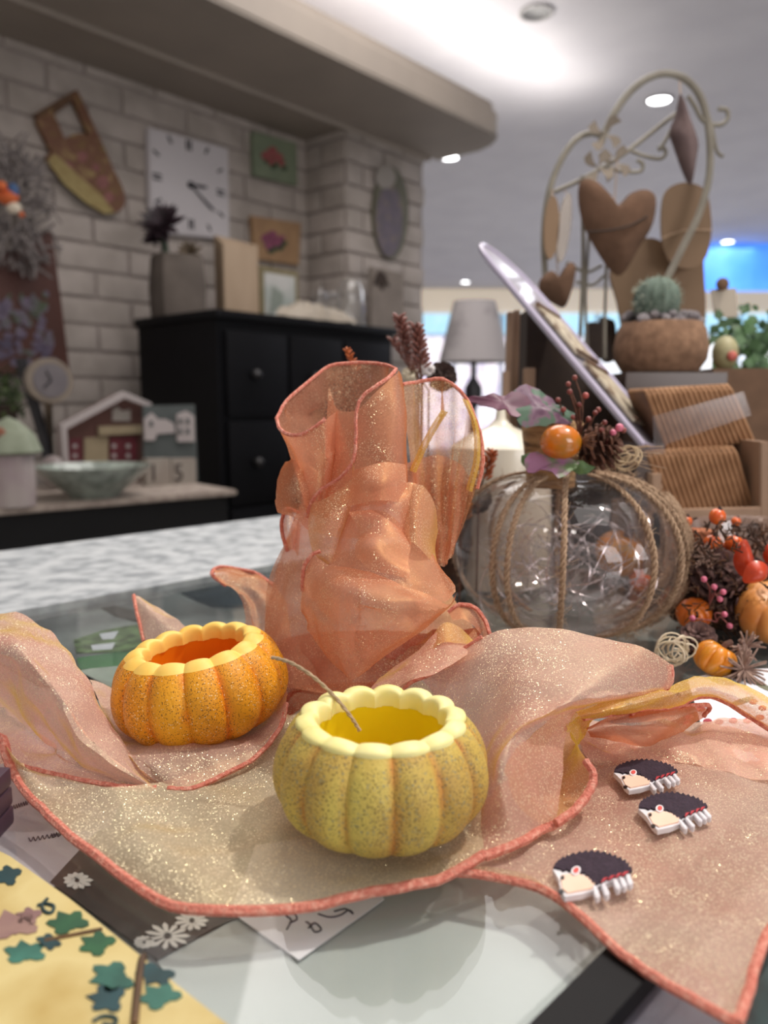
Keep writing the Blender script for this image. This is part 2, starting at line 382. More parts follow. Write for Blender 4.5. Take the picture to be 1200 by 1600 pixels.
# soffit with rounded end, bead and lit cove
def soff_outline(s0, s1, u1, rad, z):
    pts = [fromW(uL - 1.0, s0, z), fromW(uL - 1.0, s1, z)]
    for k in range(9):
        a = PI / 2 * k / 8; pts.append(fromW(u1 - rad + rad * math.sin(a), s1 - rad + rad * math.cos(a), z))
    pts.append(fromW(u1, s0, z)); return pts
bm = BM(); prism(bm, soff_outline(.23, .62, uE + .10, .16, zS + .01), (0, 0, .10), .01)
prism(bm, soff_outline(-.0, .60, uE + .08, .14, zS + .11), (0, 0, .03))
struct('trim_1', bm, m_soff, True)
bm = BM(); wbox(bm, uL - 1, uE + .02, -.1, .23, zS, zS + .11); tube(bm, [fromW(uL - 1, .235, zS + .004), fromW(uE + .03, .235, zS + .004)], .012); struct('trim_2', bm, m_soff, True)
cl = light('cove_light', 'AREA', tuple(fromW(uL + .6, .42, zS + .16)), 20, (1, .94, .87), 5.0, None, size_y=.12)
cl.rotation_euler = Matrix((WD, -WN * 1, -UP)).transposed().to_euler() if False else (PI, 0, math.atan2(-WD.y, WD.x) * -1)
# hall wall far away with lit windows
m_hall = mat('hall wall paint', 'cfd4d8', 'c0c6cc', 2, rough=.8)
bm = BM(); box(bm, (2.4, 12.35, .5), (9, .1, 2.56)); struct('wall_back', bm, m_hall)
bm = BM(); box(bm, (6.1, 6, .5), (.1, 13, 2.56)); struct('wall_right', bm, m_hall)
m_w1 = mat('lit window white', 'e8f2ff', 'cfe0ee', 2.0, emit=1.0, c3='ffffff'); m_w2 = mat('lit window cyan', '9fd3f0', 'bfe6f8', 3, emit=.9); m_w3 = mat('lit window pink', 'f4e4f2', 'd9cfe8', 7, emit=.95, c3='ffffff', lo=.42, hi=.58)
wi = 1
for k in range(8):
    x0 = D(640 + 75 * k, 500, 12.2).x; x1 = D(706 + 75 * k, 500, 12.2).x
    for (ya, yb, mm) in ((487, 520, m_w2), (526, 700, m_w3 if k < 3 else m_w1)):
        z1, z0 = D(600, ya, 12.2).z, D(600, yb, 12.2).z
        bm = BM(); box(bm, ((x0 + x1) / 2, 12.27, (z0 + z1) / 2), (x1 - x0, .04, z1 - z0))
        o = struct('window_%d' % wi, bm, mm); wi += 1
bm = BM(); box(bm, (2.2, 11.2, 1.6), (8, .3, .3)); struct('trim_3', bm, mat('cove lip glow', 'fff0d8', rough=.6, emit=.25))  # emission makes the lip glow as if lit, no lamp in it
# sky-blue advertising screen under the ceiling
c0, c1 = D(1094, 380, 8), D(1420, 455, 8)
bm = BM(); box(bm, ((c0.x + c1.x) / 2, 8.0, (1.75 + c1.z) / 2), (c1.x - c0.x, .08, 1.748 - c1.z))
tag(obj('display_screen', bm, mat('sky picture screen', '3f7fe8', 'e4f1ff', 1.6, emit=.85, c3='5b9bf2', lo=.35, hi=.8, rough=.3)), 'bright blue sky-picture screen under the far ceiling at right', 'screen')
# downlights
DL = [(1030, 155, 1), (702, 245, 1), (1137, 377, 1), (727, 440, 1), (838, 18, 0), (1010, -240, 1)]
dl_labels = ['lit round downlight seen through the arch of the wire rack', 'lit round downlight just right of the soffit\'s rounded end', 'small lit downlight above the blue screen', 'smallest, most distant lit downlight, above the lampshade', 'unlit dark round downlight nearest the top edge of the photo', 'round downlight above the table']
m_dl = mat('downlight glow', 'ffffff', rough=.4, emit=9); m_dk = mat('downlight off', '3a3a3c', rough=.3); m_ring = mat('downlight ring', 'a7a5a6', rough=.4)
for (px, py, on), lb in zip(DL[:5], dl_labels):
    r = ray(px, py); p = Vector((0, 0, H)) + r * ((CZ - H) / r.z)
    t = thing('downlight', lb, 'ceiling light', (p.x, p.y, CZ), 'ceiling downlights')
    bm = BM(); lathe(bm, (p.x, p.y, CZ), [(.068, 0), (.072, -.008), (.060, -.010), (.056, -.004), (.056, -.001)], 28); obj('trim_ring', bm, m_ring, t)
    bm = BM(); lathe(bm, (p.x, p.y, CZ), [(.056, -.0045), (.03, -.006), (0, -.007)], 28); obj('lens', bm, m_dl if on else m_dk, t)

# ------------------------------------------------------------------ table (turned 45 degrees)
A45 = Vector((1, 1, 0)).normalized(); B45 = Vector((-1, 1, 0)).normalized()
def ab(a, b, z=0): return A45 * a + B45 * b + Vector((0, 0, z))
bE = .655; bO = .94; bS = .099
tb = thing('display_table', 'table with glass inset, patterned pale border and black frame bar', 'table', (0.2, .6, FZ))
m_lace = mat('mottled white table surface', '8f9498', 'c0c4c6', 42, rough=.6, c3='aeb3b6', lo=.38, hi=.62, bump=.2, stretch=(1, 1, 1))
bm = BM(); box(bm, ab(.95, (bE + bO) / 2, -.011), (3.4, bO - bE, .02), (A45, B45, UP)); obj('patterned_border', bm, m_lace, tb, False)
bm = BM(); box(bm, ab(.95, .15, -.020), (3.4, 1.0, .012), (A45, B45, UP)); obj('tabletop', bm, mat('grey board', '8c8f8c', '7e817f', 12, rough=.6), tb, False)
bm = BM(); box(bm, ab(.95, bS, -.0036), (3.4, .015, .0068), (A45, B45, UP)); obj('frame_bar', bm, mat('black metal', '08080a', rough=.5, spec=.2), tb, False)
m_glass = clear_mat('table glass', (.975, .985, .98), .03, 0.0, ior=1.35)
bm = BM(); box(bm, ab(.95, (bE + bS) / 2 + .003, -.0025), (3.4, bE - bS - .014, .004), (A45, B45, UP)); obj('glass_sheet', bm, m_glass, tb, False)
bm = BM(); box(bm, ab(.95, -.12, -.0025), (3.4, .41, .004), (A45, B45, UP)); obj('glass_sheet', bm, m_glass, tb, False)
m_blk = mat('black lacquer', '08080b', '0c0c10', 8, rough=.5, spec=.2)
for a, b in ((-.6, .85), (2.5, .85), (-.6, -.25), (2.5, -.25)):
    bm = BM(); box(bm, ab(a, b, (FZ - .03) / 2), (.05, .05, -FZ - .03), (A45, B45, UP)); obj('leg', bm, m_blk, tb, False)

def sheet(name, px, z, m, label, cat='print', group=None, th=.0003):
    bm = BM(); prism(bm, [P(a, b, z) for a, b in px], (0, 0, -th)); return tag(obj(name, bm, m, None, False), label, cat, group)
zb = -.013
sheet('photo_print', [(245, 1502), (640, 1290), (1000, 1440), (985, 1470), (860, 1600), (790, 1700), (400, 1700)], zb, mat('pale grey print', 'b4bab9', 'a5adab', 16, rough=.45, lo=.3, hi=.8), 'pale grey-green blank print under the glass at front centre')
sheet('photo_print', [(78, 1378), (150, 1300), (330, 1240), (520, 1390), (352, 1440), (246, 1499)], zb + .0008, mat('dark floral photo', '2c2726', '4b4442', 25, rough=.4), 'dark photo print with white daisies beside the ivy card')
# daisies printed on the dark photo
m_pw = mat('printed white petals', 'd8d6d2', rough=.5)
for cx, cy, R_ in ((262, 1462, 34), (300, 1438, 26), (225, 1472, 18), (120, 1375, 26)):
    bm = BM()
    for k in range(11):
        a = 2 * PI * k / 11; c, s = math.cos(a), math.sin(a)
        R_ *= random.uniform(.94, 1.05); q = [(cx + c * R_ * .12 - s * 2, cy + (s * R_ * .25 + c * 3) * .6), (cx + c * R_ * .8 - s * 4.5, cy + (s * R_ * .8 + c * 4.5) * .6), (cx + c * R_, cy + s * R_ * .6), (cx + c * R_ * .8 + s * 4.5, cy + (s * R_ * .8 - c * 4.5) * .6), (cx + c * R_ * .25 + s * 3, cy + (s * R_ * .25 - c * 3) * .6)]
        prism(bm, [P(x, y, zb + .0012) for x, y in q], (0, 0, -.0002))
    obj('daisy_picture', bm, m_pw, bpy.data.objects['photo_print.001'], False)
sheet('letter_paper', [(-20, 1330), (-60, 1180), (60, 1130), (200, 1230), (150, 1340), (75, 1392)], zb + .0006, mat('lilac-grey writing paper', 'c3bcc2', 'b6afb6', 9, rough=.6), 'lilac-grey paper with faint handwriting at the left edge of the table', 'paper')
wp = sheet('letter_paper', [(360, 1424), (467, 1500), (600, 1405), (560, 1300), (400, 1320)], zb + .0015, mat('white writing paper', 'eceaf0', rough=.6), 'white paper corner with blue handwriting peeking from under the scarf', 'paper')
m_ink = mat('blue-black ink', '23233f', rough=.5)
def scribble(px, parent, z, r=.0003):
    bm = BM(); tube(bm, cr([P(a, b, z) for a, b in px], 6), r, 5); return obj('handwriting', bm, m_ink, parent)
scribble([(448, 1452), (455, 1438), (447, 1430), (458, 1426), (464, 1436), (452, 1442)], wp, zb + .0017)
scribble([(482, 1450), (492, 1442), (502, 1452), (492, 1456), (484, 1444), (478, 1440)], wp, zb + .0017)
scribble([(497, 1428), (515, 1433), (532, 1430), (545, 1422), (552, 1428), (540, 1420), (522, 1424)], wp, zb + .0017)
lp = bpy.data.objects['letter_paper']
for (x, y, w_) in ((18, 1262, 26), (45, 1312, 50), (80, 1306, 30)):
    scribble([(x + i * w_ / 14, y - i * .6 + (3 if i % 2 else -3)) for i in range(15)], lp, zb + .0009, .0002)
# ivy card at the front left, on top of the glass
card = thing('ivy_card', 'yellow place card painted with green ivy leaves and a brown stem', 'decorated card', tuple(P(100, 1500, .001)))
bm = BM(); prism(bm, [P(a, b, .0022) for a, b in ((-60, 1300), (16, 1338), (110, 1405), (218, 1492), (375, 1616), (380, 1750), (-200, 1750))], (0, 0, -.0020)); obj('card', bm, mat('mottled yellow card', 'c6b070', 'b49a58', 22, rough=.45, c3='cfbe84', lo=.3, hi=.7), card, False)
def ivy(cx, cy, R_, rot, m, fl=.62):
    hf = [(.22, .84), (.38, .62), (.7, .74), (.98, .6), (.9, .3), (.74, .05), (.95, -.25), (.8, -.56), (.42, -.6), (.14, -.42)]; pr_ = [(0, 1.15)] + hf + [(0, -.48)] + [(-x, y) for x, y in reversed(hf)]
    c, s = math.cos(rot), math.sin(rot); bm = BM()
    prism(bm, [P(cx + (x * c - y * s) * R_, cy - (x * s + y * c) * R_ * fl, .0026) for x, y in pr_], (0, 0, -.0003))
    return obj('ivy_leaf', bm, m, card, False)
m_iv1 = mat('ivy green', '2a5e3a', '18402e', 60, rough=.5); m_iv2 = mat('ivy dark', '173335', '20454a', 60, rough=.5); m_iv3 = mat('ivy blue-green', '3f7a6a', '255448', 60, rough=.5)
bm = BM(); tube(bm, cr([P(210, 1602, .0024), P(215, 1550, .0024), P(222, 1500, .0024), P(228, 1494, .0024)], 5), .0012, 6); tube(bm, cr([P(70, 1470, .0024), P(110, 1462, .0024), P(160, 1452, .0024)], 5), .0007, 6); obj('painted_stem', bm, mat('painted brown stem', '6e4f2c', '4a3420', 60), card)
for a in ((108, 1443, 32, .5, m_iv1), (155, 1475, 30, 1.0, m_iv1), (15, 1368, 24, 1.2, m_iv2), (180, 1525, 38, 1.9, m_iv3), (172, 1560, 34, 1.4, m_iv2), (245, 1520, 30, 2.6, m_iv2), (252, 1558, 34, .7, m_iv3), (40, 1490, 32, .2, m_iv3), (78, 1470, 20, 2.2, m_iv2)): ivy(*a)
for pts in ([(58, 1415), (70, 1412), (84, 1416), (80, 1426), (70, 1424), (66, 1414), (74, 1404)], [(145, 1596), (160, 1588), (180, 1590), (178, 1602), (160, 1600)]):
    bm = BM(); tube(bm, cr([P(a, b, .0026) for a, b in pts], 6), .0006, 5); obj('painted_tendril', bm, m_iv2, card)
m_mv = mat('painted mauve', '7c5c5c', '94766c', 60)
for a in ((20, 1448, 40, .3, m_mv), (48, 1432, 22, 1.2, m_mv)): ivy(*a)
# dark photos at the left behind the orange pumpkin
m_ph = mat('dusky landscape photo', '4c5355', '8f9896', 9, rough=.35, c3='6b7375', lo=.35, hi=.62)
ph_ = sheet('photo_print', [(-60, 1000), (-10, 963), (395, 896), (470, 960), (300, 1060), (150, 1080), (60, 1070)], zb, m_ph, 'large dusky grey photo print under the glass behind the orange pumpkin')
def inlay(px, m, name, z=zb + .0006, par=ph_):
    bm = BM(); prism(bm, [P(a, b, z) for a, b in px], (0, 0, -.0002)); return obj(name, bm, m, par, False)
inlay([(262, 918), (345, 900), (398, 950), (330, 948)], mat('photo navy', '1c2730', '2b3a44', 30), 'picture_patch')
inlay([(115, 1000), (160, 985), (215, 975), (225, 1000), (215, 1018), (120, 1020)], mat('photo foliage', '2f4632', '6c8a5e', 90, rough=.4), 'picture_patch')
inlay([(120, 1028), (215, 1014), (190, 1040), (125, 1046)], mat('photo green', '3f7a4e', '2e6643', 40, rough=.4), 'picture_patch')
inlay([(130, 935), (220, 955), (225, 975), (180, 962)], mat('photo charcoal', '3a3d3c', '2a2c2c', 40), 'picture_patch')
inlay([(123, 1048), (215, 1030), (215, 1080), (170, 1072)], mat('photo pale green', 'a3afa4', '8f9c93', 30), 'picture_patch')
for q in ([(142, 1008), (180, 1004), (175, 1014), (145, 1016)], [(155, 990), (185, 986), (178, 998), (160, 999)]): inlay(q, mat('photo pale blue', 'c2c9d2', rough=.4), 'picture_patch', zb + .0009)
bm = BM(); prism(bm, [P(a, b, .0) for a, b in ((120, 1062), (185, 1106), (200, 1096), (135, 1055))], (0, 0, -.004)); tag(obj('card_edge_strip', bm, m_blk, None, False), 'short black strip lying on the glass left of the orange pumpkin', 'strip')
# grey and dark papers at the bottom right corner
sheet('photo_print', [(985, 1530), (1060, 1490), (1180, 1610), (1100, 1700), (905, 1700), (930, 1600)], zb, mat('blue-grey print', '8b8b99', '7f7f8d', 20, rough=.4), 'blue-grey print under the glass at bottom right, past the black bar')
sheet('photo_print', [(1130, 1570), (1190, 1480), (1300, 1400), (1400, 1500), (1250, 1720)], zb + .0006, mat('dark teal print', '1c2a2c', '3b5658', 45, rough=.4), 'dark print in the bottom right corner beyond the scarf hem')
# napkin with berries, at right under the scarf
nk = thing('paper_napkin', 'white paper napkin printed with red berries under the scarf at right', 'napkin', tuple(P(1150, 1120, .0005)))
bm = BM(); prism(bm, [P(a, b, .0012) for a, b in ((1075, 1062), (1130, 1046), (1400, 1040), (1460, 1200), (1220, 1215), (1105, 1165))], (0, 0, -.001)); obj('sheet', bm, mat('napkin white', 'e9e9ef', 'dfe0e8', 20, rough=.8), nk, False)
bm = BM()
for k in range(16):
    x, y = random.uniform(1060, 1200), random.uniform(1085, 1165)
    prism(bm, [P(a, b, .0016) for a, b in ell(x, y, 7, 4, 10)], (0, 0, -.0003))
obj('berry_print', bm, mat('printed berry red', '9c3140', 'c04a55', 60), nk, False)
for x, y, a in ((1045, 1130, .3), (1010, 1145, .1), (1160, 1095, -.3), (1190, 1070, .5), (1130, 1065, .2)):
    bm = BM(); prism(bm, [P(*q, .0016) for q in ell(x, y, 20, 4, 12, a)], (0, 0, -.0003)); obj('leaf_print', bm, mat('printed leaf', '6f7466', '8d8560', 60), nk, False)
# dark purple wax block at the left edge
bm = BM()
for k in range(3):
    c = P(-50, 1345, 0); box(bm, c + Vector((-.007, .012, .005 + k * .0082)), (.026, .026, .0078), bev=.0015)
tag(obj('wax_melt_block', bm, mat('purple-brown wax', '33202f', '412a3b', 30, rough=.5)), 'dark plum-coloured grooved block at the left edge beside the ivy card', 'block')

# ------------------------------------------------------------------ carved pumpkin candle pots
def lobe(th, n, sharp=.5): return abs(math.cos(n * th / 2)) ** sharp
def pumpkin(name, label, loc, R_, Hh, n, skin, rimm, inm, tilt=(0, 0, 0), ro=.76, ri=.64, phase=0, wick=None):
    t = thing(name, label, 'pumpkin candle')
    def fn_out(th, r, z, i):
        l = lobe(th + phase, n); k = min(1, z / (Hh * .25)) if z < Hh * .25 else 1
        return r * (1 - .10 * (1 - l) * (r / R_)), z + (Hh * .03 * (l - .6) * max(0, (z / Hh - .75) / .25))
    prof = []
    for i in range(25):      # outer profile: flat base to the pale cut edge
        a = -PI / 2 + .0 + (PI * .5 + .92) * i / 24
        r = R_ * (max(0, math.cos(a)) ** .62); z = Hh * .47 + Hh * .53 * (math.sin(a) if a < 0 else math.sin(a) * 1.0) * (.9 if a < 0 else 1.06)
        prof.append((max(r, .001), max(z, 0)))
    z0 = prof[-1][1]
    bm = BM(); cut = 23; lathe(bm, (0, 0, 0), prof[:cut + 1], 160, fn_out)
    la = bm.verts.layers.float.new('groove')
    for v in bm.verts:
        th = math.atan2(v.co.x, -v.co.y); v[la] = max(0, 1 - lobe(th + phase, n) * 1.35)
    bm.faces.new([v for v in bm.verts][:160])
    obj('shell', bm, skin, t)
    def fn_rim(th, r, z, i):
        l = .45 + .55 * lobe(th + phase, n, .6); q = i / (len(rp) - 1)
        rr, zz = fn_out(th, r, z, i)
        return rr * (1 - .012 * (1 - l)) , zz + Hh * .05 * (l - .5) * math.sin(PI * min(1, q * 1.15))
    r1, z1 = prof[cut]; rp = [(r1, z1), (R_ * (ro + .015), z1 + Hh * .022), (R_ * (ro * .55 + ri * .45), z1 + Hh * .040), (R_ * ri * 1.03, z1 + Hh * .028), (R_ * ri, z1 - Hh * .02), (R_ * ri * 1.01, z1 - Hh * .10)]
    rp = [(p.x, p.y) for p in cr([(a, b, 0) for a, b in rp], 3)]
    bm = BM(); lathe(bm, (0, 0, 0), rp, 160, fn_rim); obj('rim', bm, rimm, t)
    bm = BM(); lathe(bm, (0, 0, 0), [(R_ * ri * 1.0, z1 - Hh * .09), (R_ * ri * 1.05, z1 - Hh * .25), (R_ * ri, Hh * .36), (R_ * ri * .8, Hh * .30), (.0005, Hh * .30)], 80); obj('hollow_interior', bm, inm, t)
    t.location = loc; t.rotation_euler = tilt; WL[t.name] = Vector(loc); return t
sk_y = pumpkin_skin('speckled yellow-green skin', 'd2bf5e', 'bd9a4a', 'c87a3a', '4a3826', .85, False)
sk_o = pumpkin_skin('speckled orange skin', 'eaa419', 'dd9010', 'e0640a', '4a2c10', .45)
PF = P(596, 1286, .0035)
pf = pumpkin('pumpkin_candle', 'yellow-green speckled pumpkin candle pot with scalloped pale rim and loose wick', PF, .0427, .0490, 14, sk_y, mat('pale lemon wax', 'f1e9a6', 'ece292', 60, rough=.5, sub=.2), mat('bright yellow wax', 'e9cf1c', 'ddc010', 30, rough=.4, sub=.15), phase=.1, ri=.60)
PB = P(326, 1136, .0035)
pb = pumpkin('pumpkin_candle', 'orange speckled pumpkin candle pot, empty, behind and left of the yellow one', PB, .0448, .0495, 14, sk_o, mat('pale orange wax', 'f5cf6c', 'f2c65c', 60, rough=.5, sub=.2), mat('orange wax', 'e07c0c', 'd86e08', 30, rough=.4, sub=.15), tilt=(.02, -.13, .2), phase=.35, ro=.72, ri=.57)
# wick: rests on the rim of the yellow pot (part of that candle)
bm = BM(); o0 = WL[pf.name]
wk = cr([D(562, 1142, .294), D(548, 1120, .298), D(522, 1088, .304), D(490, 1058, .308), D(455, 1036, .312), D(425, 1027, .315)], 10)
for s in (0, PI):
    pts = []
    for i, p in enumerate(wk):
        a = i * .9 + s; pts.append(p + Vector((math.cos(a) * .00035, 0, math.sin(a) * .00035)))
    tube(bm, pts, .0006, 6)
obj('wick', bm, mat('beige waxed cord', 'b79f80', '9a8468', 300, rough=.8), pf, label='beige waxed cord wick hanging out over the rim')

# ------------------------------------------------------------------ organza scarf
sc_ = thing('organza_scarf', 'crumpled shimmering peach organza scarf with coral stitched hem', 'scarf', tuple(P(600, 1200, 0)))
m_og = organza('organza gold-beige', 'e8d8bc', 'dfc5a2', 'f0e2b0', .50, 1)
m_os = organza('organza salmon', 'e8a88c', 'de967a', 'ecc080', .42, .6, .75, 'c8703f', 1.15, .45, .45, .9)
m_op = organza('organza rose', 'f2c9ba', 'e6ae9e', 'f0dcb8', .50, .95, .9, 'e0bc40', .9, .4, .74, .96)
m_hem = mat('coral hem stitching', 'cf7462', 'e8a590', 500, rough=.8, bump=.8, bscale=1100, c3='db8471')
m_og2 = organza('organza gold', 'e6bd8c', 'dba478', 'f6dc70', .5, 1, .85, 'e6cc40', .9, .4, .6, .95)
m_oc = organza('organza peach', 'e8b894', 'dfa27c', 'f0d080', .34, .8, .8, 'd8a838', 1.0, .45, .5, .92)
m_od = organza('organza shaded coral', 'b8563e', 'a84a36', 'e09050', .75, .3)  # darker coral colours in the shade among layers at the bundle's foot
fab = {m_og: BM(), m_og2: BM(), m_oc: BM(), m_od: BM(), m_os: BM(), m_op: BM()}
def T3(l, f): return [f(*q) for q in l]
def pz(l): return [P(a, b, max(c, 0.0008)) for a, b, c in l]
def dd(l): return [D(a, b, c) for a, b, c in l]
def hemline(pts, r=.00135, n=6):
    hem = BM(); q = cr(pts, n); tube(hem, [p + Vector((0, 0, .0004)) + Vector([random.uniform(-1, 1) * .00018 for _ in range(3)]) for p in q], r, 6); obj('stitched_hem', hem, m_hem, sc_)
# A/B: front flap rising to the right-hand swell
AB = [
 [(2, 1155, .018), (10, 1165, .020), (20, 1178, .020), (28, 1195, .012)],
 [(28, 1222, .008), (45, 1217, .010), (58, 1210, .010), (66, 1207, .008)],
 [(75, 1275, .003), (92, 1252, .005), (108, 1235, .006), (125, 1221, .008)],
 [(150, 1340, .002), (162, 1300, .005), (175, 1262, .008), (185, 1230, .009)],
 [(270, 1418, .002), (280, 1350, .007), (292, 1285, .005), (312, 1205, .0025)],
 [(400, 1424, .002), (405, 1360, .003), (412, 1280, .003), (425, 1150, .0025)],
 [(560, 1402, .0025), (550, 1335, .0015), (515, 1220, .0015), (462, 1085, .003)],
 [(683, 1374, .004), (672, 1305, .002), (640, 1180, .002), (585, 1075, .008)],
 [(757, 1339, .005), (752, 1272, .006), (745, 1165, .012), (655, 1058, .022)],
 [(815, 1317, .006), (772, 1245, .018), (772, 1115, .028), (720, 1015, .040)],
 [(848, 1299, .006), (782, 1205, .028), (815, 1095, .040), (790, 985, .052)],
 [(858, 1294, .006), (800, 1165, .034), (880, 1085, .046), (890, 988, .056)],
 [(864, 1291, .006), (835, 1140, .034), (930, 1080, .046), (985, 1004, .056)],
 [(870, 1288, .006), (900, 1113, .032), (1038, 1080, .036), (1047, 1040, .046)]]
rowsAB = [[P(*c[k]) for c in AB] for k in range(4)]
cols_l = [[P(*c[k]) for c in AB[:9]] for k in range(4)]; cols_r = [[P(*c[k]) for c in AB[8:]] for k in range(4)]
gA = patch(fab[m_og], cols_l, 8, 14, wr=.0028, wf=32, sd=1.0)
gB = patch(fab[m_op], cols_r, 8, 14, wr=.003, wf=30, sd=1.0)
hemline(gA[0][::4], .0018, 3); hemline(gB[0][::4], .0018, 3); hemline([r for r in gA[-1][::6]][-4:] + gB[-1][::6][:3], .0014, 4)
hemline([P(1047, 1040, .046), P(1048, 1062, .040), P(1040, 1078, .034)], .0016)
# C: hollow under the curled edge
C1 = pz([(985, 1086, .038), (900, 1100, .034), (840, 1138, .034), (795, 1195, .028), (802, 1250, .014), (862, 1292, .006)])
C2 = pz([(975, 1100, .022), (910, 1118, .016), (858, 1165, .010), (830, 1210, .008), (835, 1250, .005), (872, 1284, .005)])
C3 = pz([(960, 1112, .012), (925, 1125, .010), (893, 1180, .008), (875, 1225, .005), (872, 1250, .004), (885, 1276, .005)])
C4 = pz([(950, 1120, .020), (890, 1128, .030), (905, 1165, .024), (924, 1205, .018), (922, 1240, .010), (895, 1272, .006)])
gC = patch(fab[m_og2], [C1, C2, C3, C4], 8, 6, wr=.002, wf=60, sd=3)
hemline([P(868, 1289, .007), P(900, 1265, .010), P(922, 1235, .014), P(927, 1212, .018), P(915, 1190, .022)], .0018)
# D: flat sheet with the hedgehogs
Dr = [
 [(700, 1362, 1), (800, 1378, 1), (862, 1402, 1), (955, 1478, 1), (1060, 1550, 1), (1152, 1600, 1)],
 [(720, 1325, 1), (830, 1330, 1), (905, 1360, 1), (1000, 1420, 1), (1085, 1490, 1), (1172, 1545, 1)],
 [(760, 1250, 1), (860, 1270, 1), (960, 1290, 1), (1050, 1340, 1), (1130, 1400, 1), (1200, 1460, 1)],
 [(830, 1180, 1), (920, 1200, 1), (1010, 1215, 1), (1090, 1240, 1), (1180, 1290, 1), (1280, 1330, 1)],
 [(880, 1110, 1), (960, 1130, 1), (1030, 1135, 1), (1120, 1130, 1), (1210, 1160, 1), (1320, 1210, 1)]]
gD = patch(fab[m_op], [[P(a, b, .0018) for a, b, _ in r] for r in Dr], 10, 10, wr=.0016, wf=55, sd=9)
hemline(gD[0][::5], .0016, 3); hemline([gD[i][-1] for i in range(0, len(gD), 5)], .0016, 3)
fd = [P(930, 1190, .003), P(1000, 1168, .004), P(1080, 1160, .004), P(1200, 1200, .004)]
# gold underside lip along the front edge of the flat sheet
patch(fab[m_og], [pz([(722, 1363, .001), (780, 1380, .001), (845, 1388, .001), (885, 1425, .001)]), pz([(735, 1352, .004), (790, 1358, .006), (835, 1372, .005), (880, 1418, .003)])], 6, 4)
# E: right-hand folds
gE = patch(fab[m_og2], [pz([(900, 1112, .030), (960, 1094, .034), (1040, 1072, .032), (1110, 1057, .030), (1175, 1074, .024), (1250, 1115, .016)]),
 pz([(905, 1118, .034), (975, 1104, .038), (1045, 1086, .036), (1112, 1074, .032), (1180, 1098, .024), (1255, 1140, .014)]),
 pz([(912, 1124, .028), (985, 1118, .024), (1058, 1102, .022), (1112, 1092, .022), (1180, 1128, .012), (1250, 1172, .004)])], 8, 6, wr=.002, wf=60, sd=5)
hemline(gE[-1][::5], .0013, 4)
gE2 = patch(fab[m_os], [pz([(915, 1134, .014), (955, 1118, .022), (1010, 1112, .024), (1060, 1106, .022), (1108, 1102, .016)]),
 pz([(918, 1142, .018), (960, 1134, .024), (1012, 1132, .026), (1060, 1122, .022), (1108, 1108, .014)]),
 pz([(925, 1152, .006), (972, 1160, .004), (1022, 1162, .004), (1072, 1142, .004), (1112, 1112, .006)])], 8, 6, wr=.0015, wf=60, sd=6)
hemline([P(985, 1120, .024), P(1030, 1112, .020), P(1075, 1104, .020), P(1108, 1104, .018), P(1100, 1120, .010)], .0012)
# wrinkled salmon layer behind the hedgehogs
patch(fab[m_op], [pz([(900, 1140, .006), (980, 1150, .004), (1060, 1140, .004), (1150, 1125, .006), (1260, 1150, .006)]),
 pz([(910, 1175, .008), (990, 1172, .003), (1070, 1168, .006), (1160, 1165, .004), (1260, 1185, .004)]),
 pz([(940, 1200, .002), (1000, 1192, .002), (1080, 1195, .002), (1160, 1215, .002), (1260, 1240, .002)])], 10, 6, rip=.001, freq=5, wr=.003, wf=70, sd=12)
# F: left arch
gF = patch(fab[m_op], [
 pz([(-50, 975, .044), (25, 960, .052), (85, 992, .048), (130, 1060, .036), (170, 1130, .020), (246, 1231, .002)]),
 pz([(-50, 1000, .056), (20, 1000, .060), (70, 1045, .052), (108, 1100, .040), (150, 1160, .024), (240, 1232, .005)]),
 pz([(-50, 1045, .045), (10, 1052, .044), (50, 1085, .038), (85, 1130, .026), (125, 1180, .014), (228, 1231, .004)]),
 pz([(-50, 1110, .006), (5, 1115, .006), (40, 1135, .006), (75, 1160, .005), (110, 1190, .004), (205, 1230, .003)]),
 pz([(-50, 1195, .008), (28, 1197, .007), (62, 1206, .006), (90, 1212, .005), (130, 1221, .004), (190, 1230, .003)])], 8, 8, wr=.004, wf=35, sd=20)
hemline([P(28, 1197, .008), P(62, 1206, .007), P(100, 1215, .007), P(150, 1225, .006), P(190, 1231, .005), P(245, 1233, .004)], .0013)
hemline([P(-8, 1150, .020), P(4, 1158, .020), P(8, 1180, .016), P(20, 1208, .010), P(34, 1228, .006)], .0019)
# F2: under the orange pumpkin
gF2 = patch(fab[m_op], [
 pz([(140, 1062, .010), (200, 1078, .003), (290, 1090, .002), (350, 1090, .002), (410, 1082, .003), (445, 1060, .02)]),
 pz([(160, 1110, .012), (200, 1150, .004), (285, 1130, .003), (350, 1130, .003), (408, 1120, .004), (448, 1085, .022)]),
 pz([(185, 1160, .012), (222, 1185, .012), (285, 1162, .013), (350, 1166, .010), (405, 1158, .009), (448, 1108, .020)]),
 pz([(230, 1222, .004), (262, 1232, .003), (302, 1233, .003), (352, 1211, .004), (400, 1184, .006), (440, 1138, .014)])], 8, 7, wr=.002, wf=60, sd=30)
hemline([P(262, 1233, .004), P(302, 1233, .004), P(352, 1211, .005), P(400, 1184, .007), P(438, 1138, .014), P(448, 1100, .02)], .0012)
